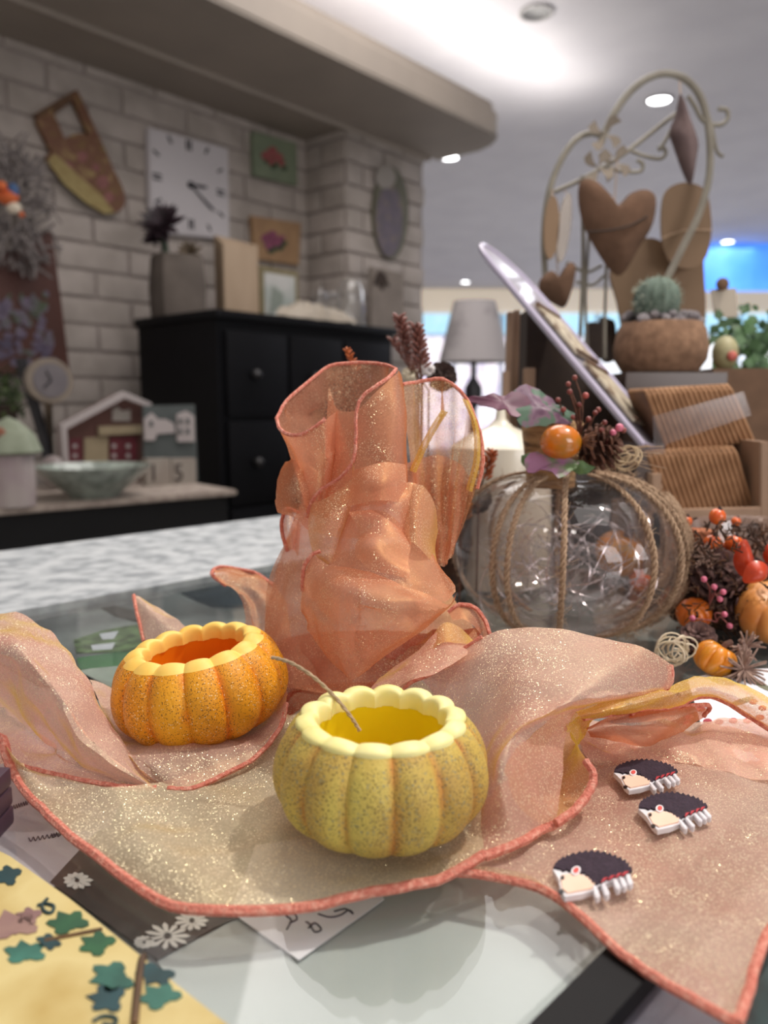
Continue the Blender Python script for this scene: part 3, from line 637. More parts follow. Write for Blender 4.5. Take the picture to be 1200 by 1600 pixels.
# G, H: tips behind
gG = patch(fab[m_op], [dd([(209, 931, .50), (216, 932, .50), (224, 936, .50)]), dd([(216, 965, .48), (240, 958, .47), (268, 962, .48)]), dd([(224, 1003, .46), (262, 992, .45), (300, 988, .46)]), dd([(226, 1050, .45), (280, 1040, .44), (330, 1030, .45)])], 6, 6, wr=.002, wf=50)
hemline([r[0] for r in gG[::4]][:4], .0013)
gH = patch(fab[m_os], [dd([(331, 893, .52), (348, 888, .53), (382, 893, .53), (405, 898, .52), (432, 912, .51)]), dd([(340, 903, .50), (362, 908, .50), (390, 912, .50), (412, 920, .50), (440, 935, .50)]),
 dd([(372, 925, .49), (385, 935, .49), (400, 945, .49), (420, 955, .48), (450, 960, .48)]), dd([(385, 985, .48), (398, 990, .47), (412, 995, .47), (430, 1000, .46), (455, 1005, .46)])], 6, 6, wr=.004, wf=60)
hemline([D(352, 915, .50), D(331, 897, .52), D(345, 887, .53), D(382, 892, .53), D(405, 899, .52), D(426, 915, .51)], .0014)
# ---- upright gathered bundle
def up(key, rows, hems=(), **k):
    g = patch(fab[key], [dd(r) for r in rows], 8, 8, **k)
    return g
patch(fab[m_od], [pz([(395, 1010, .030), (480, 990, .040), (560, 985, .045), (650, 985, .045), (762, 985, .035)]),
 pz([(405, 1060, .012), (480, 1045, .020), (560, 1040, .026), (650, 1030, .026), (740, 1010, .024)]),
 pz([(440, 1125, .003), (490, 1100, .006), (560, 1085, .012), (640, 1066, .016), (690, 1040, .016)])], 8, 8, wr=.006, wf=55)
# salmon body behind everything
up(m_os, [[(470, 800, .46), (520, 770, .47), (600, 770, .48), (670, 800, .47)], [(430, 900, .45), (510, 880, .43), (600, 900, .45), (690, 900, .47)],
 [(408, 990, .44), (500, 980, .41), (600, 990, .42), (730, 960, .45)], [(395, 1075, .43), (480, 1085, .405), (600, 1085, .40), (760, 1010, .43)]], wr=.006, wf=30, rip=.004, freq=3)
up(m_os, [[(475, 780, .46), (500, 790, .44), (560, 800, .44)], [(442, 860, .45), (475, 880, .43), (540, 890, .43)], [(418, 960, .44), (455, 980, .42), (530, 990, .42)], [(408, 1080, .43), (450, 1075, .40), (560, 1095, .40)]], wr=.003, wf=40)
# funnel: back panel
g = up(m_os, [[(432, 655, .45), (455, 620, .465), (482, 596, .48), (515, 573, .49), (560, 568, .495), (598, 570, .485), (617, 578, .465)],
 [(440, 680, .45), (462, 668, .47), (490, 650, .485), (520, 640, .49), (560, 640, .49), (598, 640, .48), (622, 640, .46)],
 [(462, 720, .455), (480, 715, .47), (500, 710, .48), (530, 705, .485), (560, 705, .485), (595, 705, .475), (625, 700, .455)],
 [(485, 800, .45), (500, 795, .455), (510, 790, .46), (530, 790, .465), (560, 790, .465), (590, 790, .46), (620, 780, .45)]], wr=.003, wf=40)
hemline(g[0][::6], .0011, 3)
# funnel: front left
g = up(m_os, [[(432, 655, .45), (442, 674, .435), (468, 680, .425), (495, 665, .422), (512, 655, .425), (530, 640, .44)],
 [(452, 700, .448), (460, 705, .435), (478, 712, .425), (500, 715, .42), (512, 712, .42), (532, 700, .44)],
 [(468, 750, .447), (474, 750, .435), (485, 755, .425), (500, 760, .42), (508, 760, .42), (525, 760, .44)],
 [(480, 800, .445), (484, 800, .435), (490, 805, .425), (500, 810, .42), (505, 810, .42), (515, 810, .44)]], wr=.002, wf=50)
hemline([D(432, 655, .45), D(438, 672, .437), D(455, 681, .428), D(478, 677, .424), D(500, 662, .423), D(508, 655, .424)], .0011)
# funnel: front right big panel
g = up(m_os, [[(513, 610, .455), (530, 640, .438), (557, 640, .425), (585, 615, .425), (612, 590, .435), (620, 580, .45), (628, 600, .465)],
 [(510, 660, .445), (530, 690, .430), (553, 690, .42), (585, 670, .415), (615, 650, .42), (630, 640, .435), (634, 650, .46)],
 [(508, 720, .435), (520, 735, .43), (548, 740, .42), (580, 730, .41), (612, 715, .41), (632, 705, .425), (636, 710, .455)],
 [(498, 770, .43), (510, 775, .425), (540, 785, .42), (575, 785, .41), (610, 780, .41), (632, 770, .42), (636, 770, .45)],
 [(488, 830, .43), (500, 835, .425), (530, 840, .42), (570, 840, .41), (610, 840, .41), (635, 830, .42), (640, 830, .45)]], wr=.002, wf=40)
hemline([D(619, 578, .448), D(606, 592, .432), D(585, 606, .425), D(566, 622, .423), D(557, 645, .421), D(556, 690, .418), D(551, 722, .416), D(530, 748, .416), D(500, 768, .418), D(486, 788, .42), D(480, 808, .424)], .0011)
# pointed inner pleat
up(m_os, [[(513, 606, .452), (516, 608, .452)], [(510, 680, .44), (540, 690, .43)], [(505, 760, .43), (560, 770, .42)]])
# right fan
g = up(m_oc, [[(628, 602, .46), (660, 597, .47), (686, 592, .47), (712, 605, .465), (735, 635, .46), (748, 668, .455), (754, 700, .45)],
 [(636, 680, .455), (662, 680, .475), (688, 680, .47), (708, 685, .455), (725, 690, .46), (738, 710, .45), (750, 740, .445)],
 [(645, 760, .45), (665, 765, .465), (685, 768, .46), (700, 775, .445), (710, 780, .455), (720, 790, .445), (732, 800, .44)],
 [(655, 850, .45), (668, 860, .455), (680, 868, .45), (688, 875, .44), (694, 880, .445), (700, 875, .44), (706, 860, .44)]], rip=.002, freq=3, wr=.001)
hemline(g[0][::6], .0011, 3); hemline([D(754, 700, .45), D(754, 730, .446), D(746, 765, .443)], .0011)
up(m_os, [[(632, 725, .44), (660, 715, .455), (690, 712, .455), (718, 725, .45), (735, 745, .448)], [(640, 780, .435), (665, 785, .45), (690, 790, .445), (712, 795, .442), (725, 805, .44)], [(655, 850, .43), (672, 870, .44), (690, 885, .435), (700, 880, .435), (706, 865, .435)]], rip=.002, freq=3)
m_ogy = organza('organza gold sheen', 'ecc860', 'e0b850', 'ffe060', .45, 1)  # yellow strips colour in the iridescent sheen along the fan folds
fab[m_ogy] = BM()
for q in ([(690, 640, .45), (672, 668, .447), (655, 700, .445), (640, 735, .44)], [(722, 622, .452), (738, 665, .448), (740, 715, .443), (728, 765, .44)]):
    patch(fab[m_ogy], [dd(q), dd([(a + 5, b + 2, c - .005) for a, b, c in q]), dd([(a + 10, b + 4, c + .002) for a, b, c in q])], 6, 3)
# left lobe and small curls
up(m_os, [[(445, 722, .46), (434, 745, .45), (430, 775, .44), (436, 800, .44)], [(465, 718, .44), (460, 750, .425), (458, 785, .42), (460, 810, .425)], [(495, 740, .44), (492, 770, .43), (488, 800, .425), (482, 830, .43)]], wr=.002, wf=60)
g = up(m_os, [[(440, 805, .455), (442, 830, .45), (450, 862, .445)], [(452, 797, .45), (452, 828, .44), (458, 858, .44)], [(470, 820, .45), (468, 845, .445), (466, 870, .445)]])
hemline([D(468, 802, .448), D(450, 796, .45), D(442, 806, .45), D(440, 830, .448), D(449, 863, .445)], .0011)
# central ribbon
up(m_oc, [[(486, 788, .418), (515, 775, .412), (552, 745, .41), (552, 720, .415)], [(480, 820, .418), (505, 825, .405), (535, 810, .405), (548, 790, .412)], [(488, 860, .41), (505, 865, .40), (522, 860, .402), (535, 845, .41)], [(512, 882, .402), (516, 880, .398), (522, 878, .40), (530, 872, .405)]], wr=.001)
# middle swirl
up(m_os, [[(545, 795, .415), (575, 775, .405), (605, 763, .40), (640, 755, .40), (665, 765, .405), (675, 785, .42)],
 [(535, 825, .41), (565, 815, .395), (600, 795, .385), (632, 790, .388), (660, 805, .40), (676, 820, .415)],
 [(525, 855, .405), (565, 860, .385), (605, 850, .375), (640, 840, .385), (665, 845, .395), (672, 860, .41)],
 [(515, 880, .40), (560, 892, .375), (605, 900, .362), (650, 905, .365), (690, 905, .375), (708, 905, .39)],
 [(520, 885, .395), (565, 905, .368), (612, 915, .358), (655, 930, .358), (695, 940, .365), (713, 922, .38)]], wr=.002, wf=50)
g = up(m_os, [[(552, 735, .412), (575, 728, .40), (603, 722, .40), (634, 726, .41)], [(548, 760, .405), (572, 752, .388), (602, 750, .385), (636, 756, .40)], [(542, 792, .402), (566, 786, .385), (598, 782, .38), (640, 786, .395)]])
g = up(m_oc, [[(640, 757, .40), (662, 760, .395), (680, 790, .40), (684, 830, .41)], [(628, 790, .395), (650, 800, .385), (668, 830, .39), (680, 860, .40)], [(625, 840, .385), (648, 850, .375), (668, 870, .38), (686, 890, .39)]])
g = up(m_os, [[(545, 800, .40), (560, 830, .385), (556, 870, .375)], [(600, 800, .39), (590, 840, .37), (580, 890, .362)], [(640, 830, .392), (640, 870, .37), (640, 905, .36)]], rip=.0015, freq=1.5)
# front lower flap
g = up(m_os, [[(488, 868, .40), (515, 880, .39), (560, 892, .375), (610, 905, .36), (660, 925, .355), (700, 945, .36), (714, 925, .375)],
 [(474, 905, .40), (505, 915, .375), (555, 925, .35), (605, 938, .342), (650, 945, .345), (690, 955, .355), (706, 945, .37)],
 [(474, 955, .40), (500, 960, .375), (545, 968, .35), (590, 975, .342), (630, 978, .345), (662, 978, .355), (682, 968, .37)],
 [(492, 1002, .385), (512, 1008, .37), (542, 1012, .352), (575, 1012, .345), (605, 1008, .348), (630, 1002, .355), (650, 992, .365)],
 [(545, 1058, .36), (546, 1060, .358), (548, 1062, .356), (550, 1061, .356), (554, 1059, .356), (560, 1056, .358), (566, 1052, .36)]], wr=.002, wf=45)
hemline([D(500, 862, .40), D(486, 870, .40), D(474, 892, .40), D(473, 925, .40)], .0011)
# lower right fold and hem loop
up(m_op, [[(600, 1050, .40), (650, 1020, .40), (700, 975, .41), (735, 1005, .42)], [(580, 1075, .37), (640, 1050, .375), (700, 1020, .385), (745, 1008, .40)], [(560, 1095, .365), (620, 1075, .36), (680, 1050, .365), (735, 1020, .39)]], wr=.002, wf=40)
up(m_og2, [[(668, 1010, .405), (690, 975, .41), (715, 978, .412), (742, 1003, .415)], [(655, 1030, .39), (690, 1005, .392), (715, 1005, .395), (740, 1007, .402)]])
up(m_os, [[(700, 955, .43), (722, 946, .43), (745, 955, .43), (765, 985, .43)], [(708, 970, .42), (725, 968, .42), (742, 980, .42), (758, 1000, .425)]])
hemline([D(700, 958, .43), D(718, 946, .43), D(742, 951, .428), D(758, 972, .425), D(765, 992, .42)], .0013)
hemline([D(628, 1080, .375), D(645, 1066, .375), D(670, 1056, .376), D(700, 1040, .38)], .0010)
for k, b in fab.items(): obj('fabric', b, k, sc_)

# ------------------------------------------------------------------ wooden hedgehog cut-outs
Z6 = lambda x, y: (700 + x / 2.4, 1150 + y / 2.4)
hz = .0045
hh = thing('hedgehog_cutout', 'x', 'wooden decoration', (0, 0, 0), 'painted wooden hedgehog cut-outs')
HC = P(*Z6(850, 310), hz)
def hp(l, z0, th, m, name, bev=0):
    bm = BM(); prism(bm, [P(*Z6(x, y), hz) - HC + Vector((0, 0, z0)) for x, y in l], (0, 0, th), bev); return obj(name, bm, m, hh, False)
m_hw = mat('white painted edge', 'e9e6e8', 'd6d3d8', 80, rough=.6); m_hs = mat('black-purple paint', '2a1c2c', '3a2a3a', 500, rough=.8, bump=.6, bscale=1500)
top = [(712, 290), (728, 268), (752, 254), (790, 242), (830, 238), (870, 242), (910, 252), (945, 266), (970, 288)]
low = [(955, 300), (925, 306), (900, 318), (872, 332), (850, 322), (830, 306), (800, 298), (770, 296), (740, 296)]
jag = []
tp = cr([(x, y, 0) for x, y in top], 4)
for i, p in enumerate(tp): jag.append((p.x + (0 if i % 2 else random.uniform(-3, 3)), p.y - (7 if i % 2 else -1)))
lw_ = cr([(x, y, 0) for x, y in low], 3)
for i, p in enumerate(lw_): jag.append((p.x, p.y + (4 if i % 2 else -2)))
hp([(712, 292), (745, 262), (800, 244), (870, 244), (930, 262), (968, 290), (930, 312), (880, 332), (868, 348), (830, 362), (785, 372), (765, 356), (745, 320)], 0, .0022, m_hw, 'base', .0002)
hp(jag, .0022, .0008, m_hs, 'spines', 0)
hp([(748, 312), (770, 308), (800, 304), (838, 314), (866, 330), (862, 346), (822, 356), (790, 364), (768, 352), (756, 330)], .0022, .0006, mat('pale peach paint', 'f0cdb6', 'ecc4ab', 60, rough=.6), 'face')
hp(ell(792, 300, 15, 13, 14), .0028, .0006, m_hw, 'ear'); hp(ell(793, 301, 9, 8, 12), .0034, .0003, mat('ear red', 'd8524a', rough=.6), 'ear_inside')
hp(ell(757, 322, 6, 5, 10), .0028, .0005, mat('eye black', '120c10', rough=.3), 'eye'); hp(ell(768, 362, 9, 6, 10), .0024, .0005, mat('eye black', '0'), 'nose')
for (x0, y0, x1, y1) in ((868, 336, 892, 366), (893, 328, 920, 358), (925, 312, 948, 338), (942, 304, 966, 330), (958, 294, 982, 322)):
    hp([(x0, y0 - 7), (x0 - 8, y0 + 2), (x1 - 9, y1 + 3), (x1, y1 + 5), (x1 + 5, y1 - 3)], 0, .0026, m_hw, 'leg', .0003)
for (x, y) in ((890, 318), (910, 310), (930, 302), (948, 296)):
    hp([(x, y), (x + 14, y - 3), (x - 3, y + 14)], .003, .0004, mat('red paint', 'b8313a', rough=.6), 'red_quill')
bm = BM(); 
hx = [(870, 400, 'middle', 'hedgehog')]
hh['label'] = 'painted wooden hedgehog furthest right, middle of the three on the scarf'
hh.location = HC
dup(hh, P(*Z6(745, 172), hz), -.03, 'painted wooden hedgehog farthest back, just above and left of another')
dup(hh, P(*Z6(540, 552), hz), -.10, 'painted wooden hedgehog nearest the camera, alone by the scarf\'s front hem', scale=.97)

# ------------------------------------------------------------------ glass pumpkin
GC = Vector((D(884, 870, .575).x, .575, 0)); GR = .087; GH = .117
gp = thing('glass_pumpkin', 'large clear glass pumpkin wrapped in twine with leaf and rosehip top', 'glass pumpkin', tuple(GC))
m_gp = clear_mat('thin pumpkin glass', (.86, .82, .81), .02, .015, ior=1.4, haze=(.03, (.62, .57, .58)))
gprof = []
for i in range(33):
    a = -PI / 2 + PI * i / 32
    r = GR * max(0, math.cos(a)) ** .72; z = GH * .5 * (1 + math.sin(a)) - (.006 * (1 - min(1, r / (GR * .4))) if a > 0 else 0)
    gprof.append((max(r, .0006), z + .001))
NL = 10
def gfn(th, r, z, i): return (r * (1 - .035 * (1 - abs(math.cos(NL * th / 2)) ** .7)), z)
bm = BM(); lathe(bm, GC, gprof, 120, gfn); obj('glass_body', bm, m_gp, gp)
def gpt(ph, a, off=.0):
    r = GR * max(0, math.cos(a)) ** .72 * .985 + off; z = GH * .5 * (1 + math.sin(a)) + off * math.sin(a)
    return GC + Vector((r * math.sin(ph), -r * math.cos(ph), z + .001))
m_tw = mat('jute twine', 'b99f84', '957a62', 500, rough=.9)
def twine(degs, n0=-1.25, n1=1.42, rr=.0017):
    bm = BM()
    base = [gpt(math.radians(degs + 2.5 * math.sin(3 * t) ), n0 + (n1 - n0) * t, .0016) for t in [k / 110 for k in range(111)]]
    for s in (0, 2.1, 4.2):
        pts = []
        for i, p in enumerate(base):
            d = (p - GC); d.z = 0; d.normalize(); q = UP.cross(d); a = i * .62 + s
            pts.append(p + (d * math.cos(a) + q * math.sin(a)) * rr * .75)
        tube(bm, pts, rr * .62, 5)
    for k in range(150):     # stray fibres
        p = random.choice(base[4:]); v = Vector([random.gauss(0, 1) for _ in range(3)]).normalized()
        e = p + v * random.uniform(.003, .011); mid = (p + e) / 2 + Vector([random.uniform(-.003, .003) for _ in range(3)])
        tube(bm, cr([p, mid, e], 3), .00016, 3, cap=False)
    return obj('twine', bm, m_tw, gp)
for dg in (-50, -42, -17, 25, 47, 56, 76, 88, 104, 170, -150, -110): twine(dg)
for k in range(26):         # frayed band on the right
    pass
bm = BM()
for k in range(70):
    d0 = random.uniform(62, 84); pts = [gpt(math.radians(d0 + 5 * math.sin(4 * t + k)), -1.1 + 1.9 * t, .002 + random.uniform(0, .004)) for t in [j / 8 for j in range(9)]]
    tube(bm, cr(pts, 3), .00022, 3, cap=False)
obj('frayed_jute', bm, m_tw, gp)
# shiny filaments inside
bm = BM()
for k in range(110):
    pts = []
    a0 = random.uniform(0, 2 * PI); c = Vector((random.uniform(-.035, .035), random.uniform(-.035, .035), random.uniform(.02, .075)))
    R_ = random.uniform(.015, .04); tl = Vector([random.gauss(0, 1) for _ in range(3)]).normalized(); x = tl.orthogonal().normalized(); y = tl.cross(x)
    for j in range(14): a = a0 + j * .22; pts.append(GC + c + (x * math.cos(a) + y * math.sin(a)) * R_)
    pts = [p for p in pts if (p - GC).xy.length < GR * .9 and .004 < p.z < GH * .82]
    if len(pts) > 3: tube(bm, cr(pts, 2), .0003, 3, cap=False)
obj('silver_filaments', bm, mat('silver filament', 'ded8dc', rough=.2, metal=.8), gp)
# stem
st = D(862, 700, .555); bs = GC + Vector((st.x - GC.x, -.012, GH - .005)); 
bm = BM()
sx0, sx1 = D(822, 660, .56), D(905, 715, .56)
rr = (sx1.x - sx0.x) / 2 * 1.05; scx = (sx0.x + sx1.x) / 2
lathe(bm, (scx, .565, 0), [(rr * .85, GH - .008), (rr * .86, GH + .004), (rr * .95, GH + .018), (rr * 1.08, D(860, 662, .56).z), (rr * 1.02, D(860, 660, .56).z + .001), (.0005, D(860, 660, .56).z)], 28, lambda th, r, z, i: (r * (1 + .05 * math.sin(5 * th)), z))
obj('stem', bm, mat('birch bark', '8a6a48', '5c432c', 30, rough=.85, bump=.8, stretch=(1, 1, 5), bscale=60, c3='b08c62'), gp)
def leaf(pts, ctr, m, bend=.0, name='leaf', y=.55, par=None):
    bm = BM(); c = bm.verts.new(ctr); vs = [bm.verts.new(p) for p in pts]
    for i in range(len(vs)): bm.faces.new((c, vs[i], vs[(i + 1) % len(vs)]))
    bmesh.ops.subdivide_edges(bm, edges=bm.edges[:], cuts=2, use_grid_fill=True)
    for v in bm.verts: v.co.z += .0015 * noise.noise(v.co * 90)
    r_ = bmesh.ops.solidify(bm, geom=bm.faces[:], thickness=.0006)
    return obj(name, bm, m, par or gp, True)
m_lf = mat('variegated leaf', '55304a', '44614c', 70, rough=.5, c3='745468', lo=.42, hi=.58); m_lg = mat('green leaf', '3c5a36', '5e7a44', 60, rough=.5)
def zig(px, amp=4):
    out = []
    for (a, b, c), (d, e, f) in zip(px, px[1:] + px[:1]):
        L_ = math.hypot(d - a, e - b); n = max(1, int(L_ / 9))
        for k in range(n):
            t = k / n; o_ = amp if k % 2 else 0; nx, ny = (e - b) / (L_ + 1e-6), -(d - a) / (L_ + 1e-6)
            out.append(D(a + (d - a) * t + nx * o_, b + (e - b) * t + ny * o_, c + (f - c) * t))
    return out
leaf(zig([(726, 622, .53), (760, 618, .53), (790, 619, .535), (812, 612, .535), (830, 628, .53), (822, 645, .525), (808, 652, .52), (790, 640, .52), (760, 635, .525)], 3), D(785, 628, .528), mat('plum leaf', '54283e', '6e3a52', 60, rough=.5))
leaf(zig([(800, 618, .54), (812, 604, .545), (830, 606, .55), (852, 616, .55), (868, 632, .545), (898, 647, .54), (892, 662, .53), (862, 662, .525), (832, 666, .52), (812, 664, .518), (806, 640, .525)], 3), D(842, 638, .524), m_lf)
leaf(zig([(820, 718, .52), (828, 708, .52), (850, 712, .515), (880, 715, .51), (905, 722, .515), (892, 735, .505), (872, 748, .50), (862, 738, .505), (845, 735, .51), (825, 738, .515)], 3), D(862, 725, .512), mat('mottled purple green leaf', '5f7a4e', '9a6c8c', 60, rough=.5, lo=.42, hi=.58))
leaf(zig([(815, 712, .53), (840, 708, .53), (850, 722, .52), (835, 735, .52), (820, 730, .525)], 3), D(833, 722, .522), m_lg)
leaf(zig([(900, 720, .52), (930, 728, .52), (918, 740, .52), (895, 735, .52)], 3), D(912, 731, .518), m_lg)
# rosehip
rc = D(876, 691, .515); bm = BM(); ball(bm, rc, .0125, (1.12, .95, .95), u=24, v=16)
obj('rosehip', bm, mat('rosehip orange', 'd4700e', '9c6a10', 60, rough=.22, coat=.6, lo=.4, hi=.7), gp)
bm = BM(); cc = rc + Vector((.0135, -.002, .001))
for k in range(16):
    a = 2 * PI * k / 16; tube(bm, cr([cc, cc + Vector((.002, math.cos(a) * .003, math.sin(a) * .003)), cc + Vector((.006 + random.uniform(0, .003), math.cos(a) * .006, math.sin(a) * .006))], 3), .0005, 4)
obj('rosehip_crown', bm, mat('dry brown', '5a3826', '7c5236', 200, rough=.9), gp)
m_tg = mat('brown twig', '4d2f24', '6b4534', 300, rough=.8); m_bb = mat('dull red berry', '6e3430', '8c4840', 200, rough=.4); m_bp = mat('pink berry', 'd5738c', 'c25c78', 200, rough=.3, coat=.5)
def sprig(bm_t, berries, tips, root, y, r=.0006):
    for (px, py, dy, kind) in tips:
        e = D(px, py, y + dy); mid = (root + e) / 2 + Vector((random.uniform(-.004, .004), 0, random.uniform(0, .006)))
        tube(bm_t, cr([root, mid, e], 5), r, 5); berries.append((e, kind))
bt = BM(); be = []
r0 = D(905, 700, .535)
sprig(bt, be, [(880, 640, 0, 0), (872, 625, .01, 0), (890, 612, 0, 0), (915, 618, 0, 1), (898, 590, .01, 0), (888, 600, 0, 0), (930, 645, 0, 0), (945, 660, -.01, 0), (968, 668, -.01, 2), (974, 672, 0, 0), (958, 676, -.01, 2), (940, 672, -.01, 0), (905, 632, 0, 0), (920, 655, 0, 0), (895, 652, 0, 0), (865, 650, .01, 0), (950, 690, 0, 0), (935, 640, .01, 0)], r0, .53)
obj('twigs', bt, m_tg, gp)
for (e, k) in be:
    bm = BM(); ball(bm, e, random.uniform(.0016, .0022) * (1.3 if k else 1)); obj('berry', bm, (m_bb, mat('rose berry', 'a8524c', '94443f', 200, rough=.4), m_bp)[k], gp)
def pinecone(bm, c, R_, n=70, ax=UP, open_=.5):
    X = ax.orthogonal().normalized(); Y = ax.cross(X)
    for k in range(n):
        t = k / n; a = k * 2.39996; r = R_ * math.sin(PI * (.12 + .8 * t)) * .8; p = c + ax * (t * R_ * 1.8 - R_ * .8) + (X * math.cos(a) + Y * math.sin(a)) * r * .4
        d = ((X * math.cos(a) + Y * math.sin(a)) + ax * (open_ * (t - .2) * 2)).normalized(); q = d.cross(ax).normalized(); L_ = r * .9 + .001
        n_ = d.cross(q)
        v = [p - q * L_ * .2, p + q * L_ * .2, p + d * L_ + q * L_ * .35, p + d * L_ * 1.15, p + d * L_ - q * L_ * .35]
        prism(bm, v, n_ * L_ * .14)
    return bm
bm = BM(); pinecone(bm, D(935, 700, .53), .014, 60, Vector((.7, -.4, .3)).normalized())
obj('pine_cone', bm, mat('pine cone brown', '45291f', '6e4836', 200, rough=.85), gp)
def curls(c, R_, n, m, parent, name='curled_shaving', sp=.5):
    bm = BM()
    for k in range(n):
        tl = Vector((random.gauss(0, .5), -1, random.gauss(0, .5))).normalized(); x = tl.orthogonal().normalized(); y = tl.cross(x); a0 = random.uniform(0, 6); rr_ = R_ * random.uniform(.5, 1)
        o_ = c + Vector([random.uniform(-1, 1) * R_ * sp for _ in range(3)])
        tube(bm, [o_ + (x * math.cos(a0 + j * .35) + y * math.sin(a0 + j * .35)) * rr_ * (1 - j * .012) + tl * j * .0002 for j in range(24)], .00055, 5)
    return obj(name, bm, m, parent) if parent else obj(name, bm, m)
m_cu = mat('bleached curl', 'c9b394', 'b09a78', 200, rough=.8)
curls(D(975, 715, .53), .0095, 6, m_cu, gp)
bm = BM()
for k in range(60):
    a = random.uniform(-.7, .9); p0_ = D(random.uniform(900, 960), random.uniform(715, 735), .54); e = p0_ + Vector((random.uniform(.005, .04) * (1 if k % 3 else -.5), random.uniform(-.015, .01), random.uniform(-.006, .01)))
    tube(bm, cr([p0_, (p0_ + e) / 2 + Vector((0, 0, .003)), e], 3), .0004, 4)
obj('raffia_tuft', bm, m_tw, gp)

# ------------------------------------------------------------------ potpourri at right
m_or = mat('orange rosehip skin', 'd6541c', 'e07022', 80, rough=.25, coat=.5); m_bk = mat('dark calyx', '2a1a16', rough=.8)
def hip(px, py, y, r, label, stem_to=None, sc3=(1, 1, 1)):
    c = D(px, py, y); t = thing('rosehip', label, 'rosehip', tuple(c - Vector((0, 0, r))), 'loose orange rosehips')
    bm = BM(); ball(bm, c, r, sc3); obj('fruit', bm, m_or, t)
    bm = BM(); bmesh.ops.create_cone(bm, segments=7, radius1=r * .35, radius2=.0002, depth=r * .5, cap_ends=True, matrix=Matrix.Translation(c + Vector((r * .15, -.001, r * 1.1)))); obj('calyx', bm, m_bk, t)
    if stem_to: bm = BM(); tube(bm, cr([c - Vector((0, 0, r * .9)), (c + stem_to) / 2 + Vector((.003, 0, 0)), stem_to], 4), .0006, 5); obj('stem', bm, m_tg, t)
hip(1121, 807, .53, .0058, 'bright orange rosehip standing highest on a thin stem', D(1102, 845, .54))
hip(1072, 815, .56, .0045, 'small orange rosehip between the glass pumpkin and the moss', D(1085, 845, .56))
hip(1147, 850, .54, .0066, 'orange rosehip touching the red seed pods'); hip(1113, 847, .53, .0052, 'pale orange rosehip left of the darkest one', None, (1.2, 1, 1))
hip(1150, 815, .62, .0040, 'small orange rosehip behind the glass dish rim'); hip(1137, 857, .545, .005, 'orange rosehip half hidden under another')
def mini_pumpkin(px, py, y, R_, m, label, tilt=(0, 0, 0), n=9, hs=.78, stem=True):
    t = thing('mini_pumpkin', label, 'mini pumpkin', (0, 0, 0), 'miniature pumpkins')
    pr_ = [(max(.0004, R_ * max(0, math.cos(a)) ** .75), R_ * hs * math.sin(a) - (R_ * .14 * (1 - min(1, math.cos(a) / .5)) if a > 0 else 0)) for a in [-PI / 2 + PI * i / 20 for i in range(21)]]
    bm = BM(); lathe(bm, (0, 0, R_ * hs), pr_, 90, lambda th, r, z, i: (r * (1 - .14 * (1 - abs(math.cos(n * th / 2)) ** .6)), z)); obj('flesh', bm, m, t)
    if stem:
        bm = BM(); tube(bm, cr([(0, 0, R_ * hs * 1.7), (.001, 0, R_ * hs * 2.1), (.004, 0, R_ * hs * 2.35)], 4), [R_ * .14] * 9, 7); obj('stem', bm, m_tg, t)
    t.location = D(px, py, y) - Vector((0, 0, R_ * hs)); t.rotation_euler = tilt; return t
m_mp = mat('mini pumpkin orange', 'd88212', 'b8860f', 60, rough=.35, coat=.3, lo=.4, hi=.7); m_mp2 = mat('mini pumpkin deep orange', 'e0781c', 'd2601a', 50, rough=.35, coat=.3); m_mp3 = mat('mini pumpkin pale orange', 'e09a52', 'cc7a34', 40, rough=.4, coat=.2)
mini_pumpkin(1104, 1026, .468, .0135, m_mp, 'small yellow-orange mini pumpkin beside the white curls', (.2, .5, .4))
mini_pumpkin(1088, 955, .53, .0125, m_mp2, 'small orange mini pumpkin half hidden against the glass pumpkin', (.3, -.3, 0), stem=False)
mini_pumpkin(1205, 942, .52, .0235, m_mp3, 'large pale orange mini pumpkin cut off by the right edge', (.5, -.4, .2), 8)
mini_pumpkin(968, 862, .72, .026, m_mp, 'orange mini pumpkin seen through the glass pumpkin', (.2, .1, 0))
hip(1003, 905, .70, .012, 'red-orange fruit seen through the lower right of the glass pumpkin')
# red seed pods
m_pod = mat('red-orange seed pod', 'c9441f', 'b23319', 50, rough=.35, coat=.2)
def pod(px, label, y):
    pts = cr([D(a, b, y) for a, b in px], 4, True); c = sum(pts, Vector()) / len(pts)
    bm = BM(); f = bm.verts.new(c + Vector((0, -.007, 0))); bk = bm.verts.new(c + Vector((0, .006, 0))); vs = [bm.verts.new(p) for p in pts]; mid = [bm.verts.new((p + c) / 2 + Vector((0, -.0055, 0))) for p in pts]
    n = len(vs)
    for i in range(n):
        j = (i + 1) % n; bm.faces.new((mid[i], mid[j], f)); bm.faces.new((vs[i], vs[j], mid[j], mid[i])); bm.faces.new((vs[j], vs[i], bk))
    return tag(obj('seed_pod', bm, m_pod), label, 'dried seed pod', 'red-orange seed pods')
pod([(1146, 880), (1150, 858), (1165, 842), (1177, 870), (1178, 895), (1158, 900)], 'tall red seed pod standing beside the rosehips', .515)
pod([(1160, 905), (1168, 882), (1185, 876), (1200, 885), (1196, 905), (1170, 912)], 'round red seed pod leaning on the large mini pumpkin', .50)
pod([(1192, 872), (1200, 850), (1215, 860), (1212, 890)], 'red seed pod at the right edge of the photo', .53)
